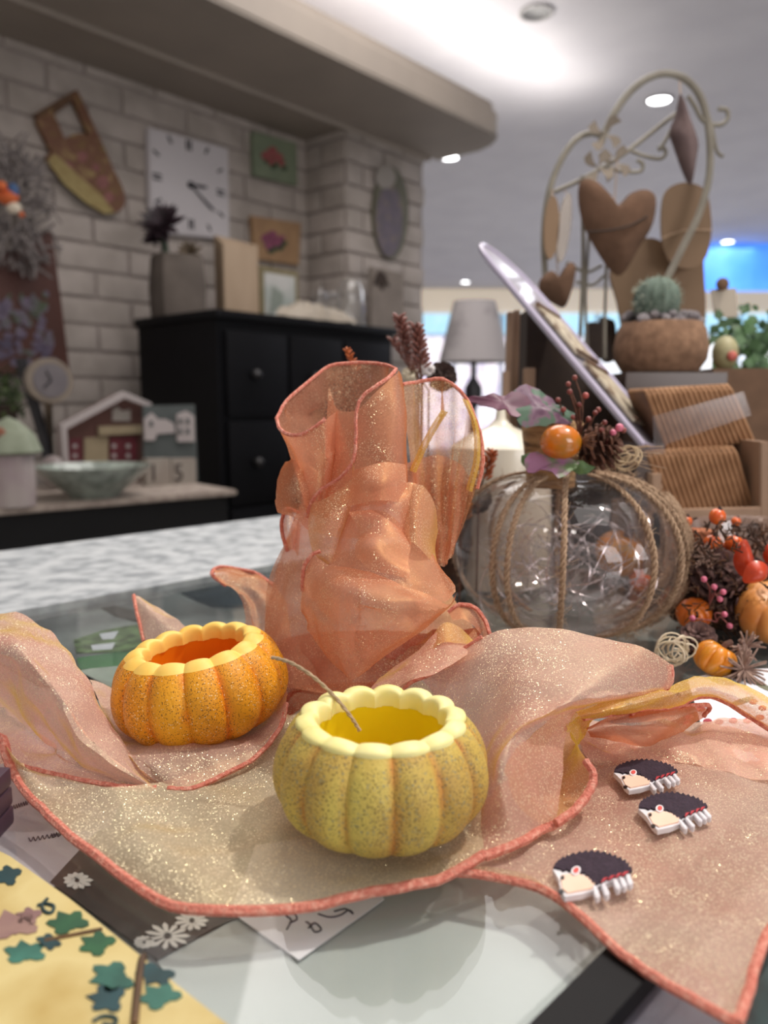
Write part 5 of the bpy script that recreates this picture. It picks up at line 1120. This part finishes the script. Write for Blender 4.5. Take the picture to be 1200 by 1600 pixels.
# ------------------------------------------------------------------ against the brick wall
c0 = W(340, 600, .66); u0 = Wu(c0); u1 = Wu(W(620, 600, .66)); zt = W(340, 482, .66).z
ch = thing('chest_of_drawers', 'tall black chest of drawers against the brick wall', 'chest of drawers', tuple(fromW((u0 + u1) / 2, .45, FZ)))
bm = BM(); wbox(bm, u0 + .012, u1 - .012, .245, .645, FZ, zt - .025); obj('body', bm, m_blk, ch, False)
bm = BM(); wbox(bm, u0, u1, .24, .665, zt - .025, zt, .006); obj('top', bm, m_blk, ch)
m_knob = mat('pewter knob', '3a393a', '4a4848', 60, rough=.35, metal=.7)
hgt = (zt - W(340, 640, .66).z) 
for r in range(4):
    for c in range(3):
        ua = u0 + .03 + c * (u1 - u0 - .06) / 3; ub = u0 + .03 + (c + 1) * (u1 - u0 - .06) / 3; za = zt - .05 - (r + 1) * hgt * .92; zbb = zt - .05 - r * hgt * .92
        bm = BM(); wbox(bm, ua + .006, ub - .006, .645, .660, za + .006, zbb - .006, .003); d = obj('drawer', bm, mat('black drawer front', '08080b', '0c0c10', 8, rough=.5, spec=.2), ch)
        bm = BM(); ball(bm, fromW(ua + .10, .675, (za + zbb) / 2), .015); tube(bm, [fromW(ua + .10, .66, (za + zbb) / 2), fromW(ua + .10, .675, (za + zbb) / 2)], .006); obj('knob', bm, m_knob, d)
# low black cabinet with pale top, at left
e0, e1 = P(0, 795, -.037), P(370, 765, -.037); sdir = (e1 - e0).normalized(); sn = Vector((-sdir.y, sdir.x, 0)); eL = e0 - sdir * .8
lcab = thing('low_cabinet', 'low black cabinet with a pale runner-covered top at left', 'cabinet', tuple(Vector((e0.x, e0.y, FZ))))
bm = BM(); q = [eL, e1, e1 + sn * .42, eL + sn * .42]; prism(bm, [p + Vector((0, 0, 0)) for p in q], (0, 0, -.014), .003); obj('top', bm, mat('pale lace runner', '9a8c82', 'b5a89c', 60, rough=.8), lcab)
bm = BM(); q = [eL + sn * .012, e1 + sn * .012 - sdir * .02, e1 + sn * .40 - sdir * .02, eL + sn * .40]; prism(bm, [Vector((p.x, p.y, -.052)) for p in q], (0, 0, FZ + .052)); obj('body', bm, mat('black matte', '050506', rough=.8), lcab, False)
ZS = -.037 + .0005
def Sp(px, py): return P(px, py, ZS)
# square clock
ck = thing('wall_clock', 'square white wall clock on the brick wall', 'clock', tuple(W(300, 370)))
bm = BM(); q = [W(232, 198, .035), W(357, 232, .035), W(359, 374, .035), W(236, 363, .035)]; prism(bm, q, WN * -.028, .003); obj('face', bm, mat('clock white', 'c9c4c6', 'c3bec0', 5, rough=.5), ck)
m_in = mat('clock black', '28262c', rough=.4); cc = W(297, 289, .037); X = WD; 
cw = (q[1] - q[0]).length / 2
bm = BM()
for k in range(12):
    a = 2 * PI * k / 12; d = X * math.sin(a) + UP * math.cos(a); s = .80 / max(abs(math.sin(a)), abs(math.cos(a))) if k % 3 else .80
    s = min(s, .92); p = cc + d * cw * s; q_ = d.cross(WN)
    for o_ in ((-.007, .007) if k % 3 == 0 else (0,)): box(bm, p + q_ * o_, (.007, .003, .034 if k % 3 == 0 else .026), (q_, WN, d))
obj('hour_marks', bm, m_in, ck, False)
for nm, a, l, w_ in (('hour_hand', math.radians(86), .075, .009), ('minute_hand', math.radians(127), .125, .006), ('second_hand', math.radians(124), .14, .002)):
    d = X * math.sin(a) + UP * math.cos(a); bm = BM(); box(bm, cc + d * l * .42 + WN * .004, (w_, .002, l), (d.cross(WN), WN, d)); obj(nm, bm, m_in, ck, False)
bm = BM(); ball(bm, cc + WN * .004, .012); obj('hub', bm, m_in, ck)
# decoupage bag-shaped plaque with opening
pq = thing('wall_plaque', 'tilted golden decoupage wooden plaque with a cut-out handle', 'wall plaque', tuple(W(120, 330)))
m_dec = mat('golden floral decoupage', '7a6038', 'a08a58', 22, rough=.6, c3='6e4636', lo=.3, hi=.7)
for nm, pts, s in (('cap', [(50, 180), (115, 142), (120, 152), (60, 196)], .01), ('handle_arm', [(106, 150), (117, 145), (150, 215), (170, 260), (158, 268), (140, 225)], .012), ('handle_arm', [(52, 190), (76, 172), (98, 222), (80, 245)], .012),
                  ('shoe_body', [(80, 236), (105, 214), (135, 215), (170, 262), (190, 305), (186, 328), (165, 335), (135, 318), (100, 288), (70, 252)], .014)):
    bm = BM(); wprism(bm, pts, s, .02, 0, 0 if nm != 'shoe_body' else 3); obj(nm, bm, m_dec if nm != 'cap' else m_kr, pq, False)
bm = BM()
for px, py, r in ((160, 285, 10), (170, 308, 8), (128, 245, 8), (105, 262, 8), (150, 262, 6)): wprism(bm, ell(px, py, r, r * 1.1, 12), .034, .002)
obj('flower_motifs', bm, mat('dusty rose print', '7a4a48', '92605a', 60, rough=.6), pq, False)
bm = BM(); wprism(bm, [(74, 252), (85, 240), (120, 272), (160, 308), (178, 332), (165, 335), (135, 318), (100, 288)], .034, .003); obj('pale_front', bm, mat('pale gold print', 'a3925f', '94804f', 40, rough=.6), pq, False)
# twig wreath with bird
wt = thing('twig_wreath', 'grey twig wreath with a colourful bird at the left edge', 'wreath', tuple(W(20, 400, .01)))
bm = BM(); c = W(18, 325, .13)
for k in range(260):
    a = random.uniform(0, 2 * PI); r = random.uniform(.03, .13); p = c + WD * math.cos(a) * r * .8 + UP * math.sin(a) * r * 1.25 + WN * random.uniform(-.03, .03); b_ = a + random.uniform(-1.3, 1.3); L_ = random.uniform(.03, .08)
    d = WD * math.cos(b_) + UP * math.sin(b_) + WN * random.uniform(-.3, .3); tube(bm, [p, p + d * L_], random.uniform(.002, .005), 4)
obj('twigs', bm, mat('grey twig', '5f5856', '8a8280', 60, rough=.9), wt)
bd = thing('bird_ornament', 'small bird with orange breast, blue wing and white belly on the wreath', 'bird ornament', tuple(W(15, 320, .1)))
bm = BM(); qd = Matrix.Rotation(math.radians(-40), 3, WN).to_quaternion(); ball(bm, W(12, 308, .20), .024, (1.3, .8, .9)); ball(bm, W(2, 292, .20), .016); tube(bm, [W(15, 315, .20), W(36, 338, .20)], .008); obj('body', bm, mat('bird orange', 'c0552c', 'd8703a', 30, rough=.7), bd)
bm = BM(); ball(bm, W(20, 298, .215), .016, (1, .6, 1.3)); obj('wing', bm, mat('bird blue', '45628c', rough=.7), bd)
bm = BM(); ball(bm, W(22, 325, .215), .016, (1.3, .6, 1)); obj('belly', bm, mat('bird white', 'ddd0bc', rough=.7), bd)
# tapered floral board
bm = BM(); wprism(bm, [(-60, 400), (0, 395), (64, 362), (76, 364), (92, 480), (104, 578), (30, 582), (-60, 585)], .06, .02); fb = tag(obj('painted_board', bm, mat('reddish brown board', '46271f', '522e25', 8, rough=.5), None, False), 'tapered reddish-brown board painted with lilac flowers at left', 'painted board')
bm = BM()
for k in range(90):
    px, py = random.uniform(-10, 92), random.uniform(460, 570)
    if px > 60 + (py - 360) * .15: continue
    wprism(bm, ell(px, py, random.uniform(3, 10), random.uniform(3, 9), 8, random.random() * 3), .081 + random.random() * .004, .001)
o = obj('painted_flowers', bm, mat('lilac and green flower paint', '4a4256', '45503a', 14, rough=.6, c3='665a6c', lo=.35, hi=.6), fb, False)
# pictures
def picture(q, s, label, mf, mp, mm, blobs, name='framed_picture'):
    t = thing(name, label, 'picture', tuple(W(*q[3], s))); bm = BM(); wprism(bm, q, s, .02); obj('panel', bm, mf, t, False)
    cx_ = sum(a for a, b in q) / 4; cy_ = sum(b for a, b in q) / 4
    bm = BM()
    for (x, y, r) in blobs: wprism(bm, ell(x, y, r, r, 10), s + .021, .002)
    obj('flowers', bm, mp, t, False)
    bm = BM()
    for (x, y, r) in blobs: wprism(bm, ell(x + 4, y + 8, r, r * .8, 10), s + .0205, .001)
    obj('leaves', bm, mm, t, False)
m_pg = mat('picture leaf green', '2e3d2a', '3d4f33', 40)
picture([(390, 207), (458, 225), (460, 292), (392, 275)], .005, 'green square picture with pink flowers, upper on the wall', mat('sage green panel', '7f8a72', '74806a', 12), mat('picture pink red', '8d4648', 'a35f5c', 60), m_pg, [(415, 243, 7), (425, 237, 8), (435, 246, 7), (424, 252, 6), (440, 255, 5)])
picture([(388, 338), (465, 350), (462, 415), (393, 405)], .01, 'tan wooden picture with magenta flowers above the chest', mat('tan wood panel', 'a3825f', '947456', 18), mat('picture magenta', '7a4058', '8c4e66', 60), m_pg, [(415, 372, 7), (425, 368, 8), (432, 378, 8), (420, 383, 7), (440, 372, 5)])
ov = thing('oval_plaque', 'oval plaque with lavender on the brick pier', 'wall plaque', tuple(W(606, 405, .24)))
bm = BM(); wprism(bm, ell(607, 333, 27, 72, 36), .236, .016); obj('plaque', bm, mat('olive grey oval', '5c5a48', '6b6858', 14, rough=.6), ov, False)
bm = BM(); wprism(bm, ell(608, 345, 21, 56, 30), .252, .002); obj('lavender_print', bm, mat('lavender print', '5c5658', '77695c', 30, rough=.6, c3='645a68'), ov, False)
bm = BM(); wprism(bm, ell(602, 277, 16, 18, 20), .252, .003); obj('pale_top', bm, mat('pale top', '958d84', rough=.5), ov, False)
# on top of the chest
def ctop(px, s=.46): 
    p = W(px, 480, s); p.z = zt + .0005; return p
sl = thing('potted_succulent', 'grey tapered pot with a dark purple succulent on the chest', 'plant', tuple(ctop(282, .36)))
c = ctop(278, .36); sx = c.y / 1200; rr = 46 * sx * 1.02; zt2 = D(278, 402, c.y).z
bm = BM(); lathe(bm, (c.x, c.y, 0), [(.0005, c.z), (rr * .88, c.z), (rr * .92, (c.z + zt2) / 2), (rr * .82, zt2), (rr * .74, zt2), (rr * .72, zt2 - .02), (.0005, zt2 - .02)], 4 * 9, lambda th, r, z, i: (r / max(abs(math.cos(th - .6)), abs(math.sin(th - .6))) ** .55 * .9, z)); obj('pot', bm, mat('grey clay pot', '544c46', '635a53', 14, rough=.9), sl)
def rosette(bm, c, R_, n=46):
    for k in range(n):
        a = k * 2.4; t = k / n; e_ = .1 + 1.2 * (1 - t); d = (Vector((1, 0, 0)) * math.cos(a) + Vector((0, .5, .87)) * math.sin(a) + Vector((0, -.87, .5)) * e_).normalized(); L_ = R_ * (.5 + .5 * t); q = d.cross(Vector((0, -.87, .5))).normalized() * L_ * .16
        prism(bm, [c, c + d * L_ * .6 + q, c + d * L_, c + d * L_ * .6 - q], Vector((0, .003, -.001)))
bm = BM(); rosette(bm, D(253, 352, c.y), .085); rosette(bm, D(242, 374, c.y), .045, 26); obj('rosette', bm, mat('black-purple succulent', '1d1418', '33222b', 60, rough=.5), sl, False)
bm = BM(); rosette(bm, D(295, 396, c.y), .05, 30); obj('rosette', bm, mat('olive brown succulent', '4a3f30', '5c4c38', 60), sl, False, 'smaller olive-brown rosette')
bm = BM(); tube(bm, [D(254, 362, c.y), D(262, 420, c.y)], .012, 8); obj('stem', bm, mat('succulent stem', '3a4436', rough=.8), sl)
for k in range(7):
    s_ = .34 + k * .016; bm = BM(); q = [(336 + k * 1.5, 368 + k * 2), (398, 388 + k * 1)] ; a = W(334 + k * 2, 368 + k * 2, s_); b = W(400, 392, s_); a2 = Vector((a.x, a.y, zt + .001)); b2 = Vector((b.x, b.y, zt + .001)); b.z = a.z - .006
    prism(bm, [a, b, b2, a2], WN * .009); tag(obj('beech_plank', bm, mat('pale beech panel', 'a8937c', '9c8770', 14, rough=.7, stretch=(1, 1, .2)), None, False), 'pale upright wooden panel in the row beside the succulent pot', 'wooden panel', 'pale panels standing in a row')
fr = thing('framed_photo', 'small gilt photo frame leaning on the chest beside the pale panels', 'photo frame', tuple(ctop(432, .40)))
a, b = W(402, 415, .36), W(462, 418, .36); a2, b2 = Vector((a.x, a.y, zt + .001)), Vector((b.x, b.y, zt + .001)); b.z = a.z
bm = BM(); prism(bm, [a, b, b2, a2], WN * .012); obj('frame', bm, mat('dull gilt', '6e6448', '7d7254', 40, rough=.5), fr, False)
ins = [a.lerp(b2, .1), b.lerp(a2, .1), b2.lerp(a, .1), a2.lerp(b, .1)]; bm = BM(); prism(bm, [p + WN * .012 for p in ins], WN * .002); obj('picture', bm, mat('pale picture', 'b7b6b2', '8f9a94', 9, rough=.5), fr, False)
bm = BM(); prism(bm, [p + WN * .0145 for p in [a.lerp(b2, .3), b.lerp(a2, .42) , b2.lerp(a, .42), a2.lerp(b, .2)]], WN * .001); obj('page', bm, mat('page grey', '7f877e', rough=.6), fr, False)
# bunched gauze cloth
base = ctop(490, .50)
rows = []
for i in range(7):
    r = []
    for j in range(14):
        px = 432 + j * 9.5; p = ctop(px, .49 + .022 * i); hh_ = .075 * math.sin(PI * i / 6) * (math.sin(PI * (j + .5) / 14) ** .5) * (.75 + .5 * noise.noise(Vector((j * .9, i * .7, 2)))); p.z = zt + .008 + max(0, hh_); r.append(p)
    rows.append(r)
bm = BM(); patch(bm, rows, 4, 4, wr=.005, wf=22); tag(obj('gauze_cloth', bm, mat('beige gauze', 'a89e90', '92887a', 14, rough=.9)), 'bunched beige gauze cloth on the chest top', 'cloth')
wb = thing('carved_block', 'pale wooden panel with a dark tree motif on the chest\'s right', 'carved panel', tuple(ctop(590, .30)))
a, b = W(575, 418, .34), W(625, 425, .34); a2, b2 = Vector((a.x, a.y, zt + .001)), Vector((b.x, b.y, zt + .001)); b.z = a.z
bm = BM(); prism(bm, [a, b, b2, a2], WN * .02); obj('panel', bm, mat('pale grey wood', '857b72', '786e66', 14, rough=.8), wb, False)
bm = BM(); wprism(bm, [(583, 445), (588, 428), (595, 422), (602, 430), (608, 448), (600, 445), (597, 455), (592, 445)], .362, .003); obj('tree_motif', bm, m_dbr, wb, False)
c = ctop(641, .40); bm = BM(); r_ = 20 * c.y / 1200; z3 = D(641, 438, c.y).z; c = ctop(606, .56); tag_c = c
c = W(640, 480, .45); u_ = min(Wu(c), u1 - .07); c = fromW(u_, .50, zt + .0005); r_ = .05; z3 = zt + .19
lathe(bm, (c.x, c.y, 0), [(r_, c.z), (r_ * 1.02, c.z + .06), (r_ * .9, z3 - .05), (r_ * .6, z3 - .015), (.0005, z3)], 32); tag(obj('glass_cloche', bm, clear_mat('cloche glass', (.85, .84, .82), .05, .06, haze=(.15, (.5, .48, .46)))), 'clear glass dome at the right end of the chest', 'glass dome')
for k, (px, py, r, lb) in enumerate(((500, 415, .03, 'clear glass bauble above the gauze cloth'), (520, 455, .026, 'clear glass bauble in front of the pier corner'), (548, 470, .024, 'clear glass bauble nearest the carved panel'))):
    p = ctop(px, .36); p = Vector((p.x, p.y, zt)); bm = BM(); rb = .030 - .004 * k
    lathe(bm, p, [(.022, .001), (.022, .006), (.006, .012), (.005, .05), (rb * .55, .06), (rb, .09 + .01), (rb * .95, .13), (rb * .7, .15)], 28); tag(obj('wine_glass', bm, clear_mat('stemware glass', (.92, .92, .91), .03, .05)), ('tallest', 'middle', 'smallest')[k] + ' clear stemmed glass on the chest behind the gauze cloth', 'glass', 'stemmed glasses on the chest')

# ------------------------------------------------------------------ on the low cabinet
hs = thing('toy_house', 'wooden chalet-shaped advent house, brown with red shutters', 'wooden house', tuple(Sp(160, 757)))
hp_ = Sp(160, 757); yh = hp_.y; nH = -sn
def Hh_(px, py, s=0):      # plane parallel to the cabinet front through the house base
    r = ray(px, py); n_ = sn; o_ = Vector((0, 0, H)); t_ = (n_.dot(hp_ - o_) - s) / n_.dot(r); return o_ + r * t_
def hpr(px, s, th, m, name, par, cl=True):
    bm = BM(); pts = [Hh_(a, b, s) for a, b in px]
    if cl:
        for p in pts: p.z = max(p.z, ZS)
    prism(bm, pts, nH * th); return obj(name, bm, m, par, False)
m_hb = mat('house brown', '5c3d36', '66443c', 20, rough=.7); m_hr = mat('shutter dark red', '5c1f28', '6b2630', 30, rough=.6); m_hc = mat('house cream', 'a39478', '988a6e', 30, rough=.7); m_hwt = mat('snow white edge', 'b3aaa8', rough=.7)
hpr([(100, 665), (190, 616), (228, 632), (228, 757), (105, 760)], 0, -.06, m_hb, 'front_wall', hs)
hpr([(90, 664), (188, 612), (230, 630), (228, 637), (188, 622), (98, 670), (104, 762), (98, 762)], .01, .03, m_hwt, 'roof_edge', hs)
hpr([(107, 686), (127, 684), (127, 725), (107, 728)], .002, .004, m_hr, 'shutter', hs); hpr([(171, 684), (213, 682), (213, 724), (171, 726)], .002, .004, m_hr, 'shutter', hs)
hpr([(131, 684), (168, 682), (168, 728), (131, 730)], .002, .004, m_hc, 'door', hs); hpr([(152, 666), (220, 664), (220, 677), (152, 680)], .004, .012, m_hc, 'balcony', hs)
hpr([(175, 640), (182, 635), (190, 642), (203, 640), (203, 658), (175, 658)], .003, .004, mat('white goat cutout', 'a39c94', rough=.7), 'cutout_figure', hs)
for x, y in ((178, 697), (178, 712), (200, 697), (200, 712), (117, 697), (117, 712)): hpr([(x - 3, y - 3), (x + 3, y - 3), (x + 3, y + 3), (x - 3, y + 3)], .007, .002, m_hwt, 'shutter_stud', hs)
cb = thing('block_calendar', 'grey wooden block calendar with white village scene showing 15', 'calendar', tuple(Sp(265, 767)))
m_cg2 = mat('slate grey board', '4d5352', '565c5b', 20, rough=.7)
hpr([(222, 634), (302, 632), (308, 764), (224, 768)], .08, .008, m_cg2, 'back_board', cb)
hpr([(224, 655), (236, 645), (246, 655), (258, 655), (270, 662), (272, 676), (244, 678), (240, 688), (225, 688)], .090, .006, m_hwt, 'white_cottage', cb); hpr([(275, 648), (290, 642), (302, 650), (303, 690), (276, 690)], .090, .006, m_hwt, 'white_cottage', cb)
for x, y in ((282, 658), (293, 658), (282, 674), (293, 674), (236, 662)): hpr([(x - 2.5, y - 4), (x + 2.5, y - 4), (x + 2.5, y + 4), (x - 2.5, y + 4)], .097, .002, m_cg2, 'cottage_window', cb)
for (xa, xb, t_) in ((222, 258, '1'), (260, 298, '5')):
    hpr([(xa, 716), (xb, 715), (xb + 1, 764), (xa, 766)], .090, .03, mat('calendar block cream', 'a49d93', '998f85', 20, rough=.7), 'number_block', cb)
    c = Hh_((xa + xb) / 2, 740, .122); joined_text(t_, c, sdir, UP, .062, mat('number brown', '4a403c', rough=.7), cb)
# green glass bowl
c = Sp(148, 776); bm = BM(); R_ = (235 - 62) / 2 * c.y / 1200; zr = D(148, 727, c.y).z
lathe(bm, (c.x, c.y, 0), [(.0005, ZS), (R_ * .42, ZS), (R_ * .45, ZS + .008), (R_ * .7, ZS + (zr - ZS) * .45), (R_ * .93, ZS + (zr - ZS) * .8), (R_, zr), (R_ * .97, zr), (R_ * .88, ZS + (zr - ZS) * .8), (R_ * .4, ZS + .016), (.0005, ZS + .014)], 64, lambda th, r, z, i: (r * (1 + .012 * math.sin(22 * th)), z))
tag(obj('bowl', bm, mat('celadon glass', '7c857c', 'a8b2a8', 40, rough=.2, coat=.5, bump=.6)), 'grey-green footed glass bowl in front of the toy house', 'bowl')
# small round clock with dark stand
rc_ = thing('desk_clock', 'small round cream clock standing behind the toy house', 'clock', tuple(Sp(75, 735)))
cc = Hh_(73, 595, -.02); r_ = 34 * cc.y / 1200
def disc(c, r, th, m, name, par, n=nH, sy=1.0):
    bm = BM(); X_ = n.cross(UP).normalized(); pts = [c + X_ * math.cos(a) * r + UP * math.sin(a) * r * sy for a in [2 * PI * k / 32 for k in range(32)]]; prism(bm, pts, n * th, .001); return obj(name, bm, m, par, True)
disc(cc, r_, .03, mat('cream clock rim', '8c8072', '7c7064', 20, rough=.5), 'case', rc_); disc(cc + nH * .03, r_ * .76, .003, mat('grey dial', '6a6468', '746e70', 20, rough=.4), 'dial', rc_)
for a in (.4, 2.3): bm = BM(); d = nH.cross(UP) * math.sin(a) + UP * math.cos(a); tube(bm, [cc + nH * .036, cc + nH * .036 + d * r_ * .5], .002, 5); obj('hand', bm, m_in, rc_)
bm = BM(); q_ = Sp(80, 740); tube(bm, cr([cc - UP * r_ * .9, (cc + q_) / 2, Vector((q_.x, q_.y, ZS + .004))], 4), .010, 8); lathe(bm, (q_.x, q_.y, ZS), [(.0005, 0), (.03, 0), (.026, .008), (.0005, .01)], 20); obj('stand', bm, mat('cream stand', '7a6e5e', rough=.6), rc_)
bm = BM(); a_, b_ = Hh_(32, 560, -.10), Hh_(70, 690, -.10); b_ = Vector((b_.x, b_.y, b_.z)); g_ = b_ + Vector((.01, 0, 0)); tube(bm, cr([a_, a_.lerp(b_, .5), b_, Vector((g_.x, g_.y, ZS + .012))], 5), .014, 8); tag(obj('dark_post', bm, mat('charcoal metal', '1f1e22', rough=.5)), 'dark slanting metal stand left of the small round clock', 'stand')
# pale egg and bird house at left
eg = Sp(85, 765); bm = BM(); ball(bm, eg + UP * .045, .032, (1, .8, 1.2)); bm_ = tag(obj('ceramic_egg', bm, mat('pale mauve ceramic', '8e8280', '9c918e', 20, rough=.4)), 'pale mauve egg-shaped ornament behind the bowl', 'ornament')
bh = thing('bird_house', 'pale green and pink fabric-wrapped bird house at the left edge', 'bird house', tuple(Sp(25, 790)))
c = Sp(22, 790); sc1 = c.y / 1200
bm = BM(); lathe(bm, (c.x, c.y, 0), [(.0005, ZS), (.038 * 1.1, ZS), (.044, ZS + .05), (.042, ZS + .12), (.0005, ZS + .13)], 30, lambda th, r, z, i: (r * (1 + .04 * math.sin(9 * th)), z)); obj('body', bm, mat('pale pink cloth', 'a8989a', 'b5aba6', 14, rough=.9), bh)
bm = BM(); lathe(bm, (c.x, c.y, 0), [(.050, ZS + .105), (.058, ZS + .11), (.045, ZS + .145), (.02, ZS + .17), (.0005, ZS + .18)], 30, lambda th, r, z, i: (r * (1 + .05 * math.sin(7 * th)), z)); obj('roof', bm, mat('sage felt', '959c88', '858d78', 30, rough=.9), bh)
bm = BM(); ball(bm, Vector((c.x - .002, c.y - .04, ZS + .145)), .016, (1, .5, 1)); obj('rosette', bm, mat('peach rosette', 'a06a50', '7a4c3c', 60, rough=.8), bh)
# foliage at far left behind
bm = BM(); cgr = Hh_(0, 620, -.22)
for k in range(140):
    p = cgr + Vector([random.gauss(0, .028) for _ in range(3)]); d = Vector([random.gauss(0, 1) for _ in range(3)]).normalized(); q = d.orthogonal().normalized() * .006; prism(bm, [p, p + d * .012 + q, p + d * .026, p + d * .012 - q], Vector((0, 0, .001)))
pf_ = thing('potted_foliage', 'mossy green foliage in a pot behind the bird house at left', 'plant', (cgr.x, cgr.y, ZS)); obj('foliage', bm, mat('mossy green', '2c3a1e', '46562c', 30, rough=.8), pf_, False)
bm = BM(); lathe(bm, (cgr.x, cgr.y, 0), [(.0005, ZS), (.03, ZS), (.04, cgr.z - .02), (.0005, cgr.z - .02)], 20); obj('pot', bm, m_dbr, pf_)
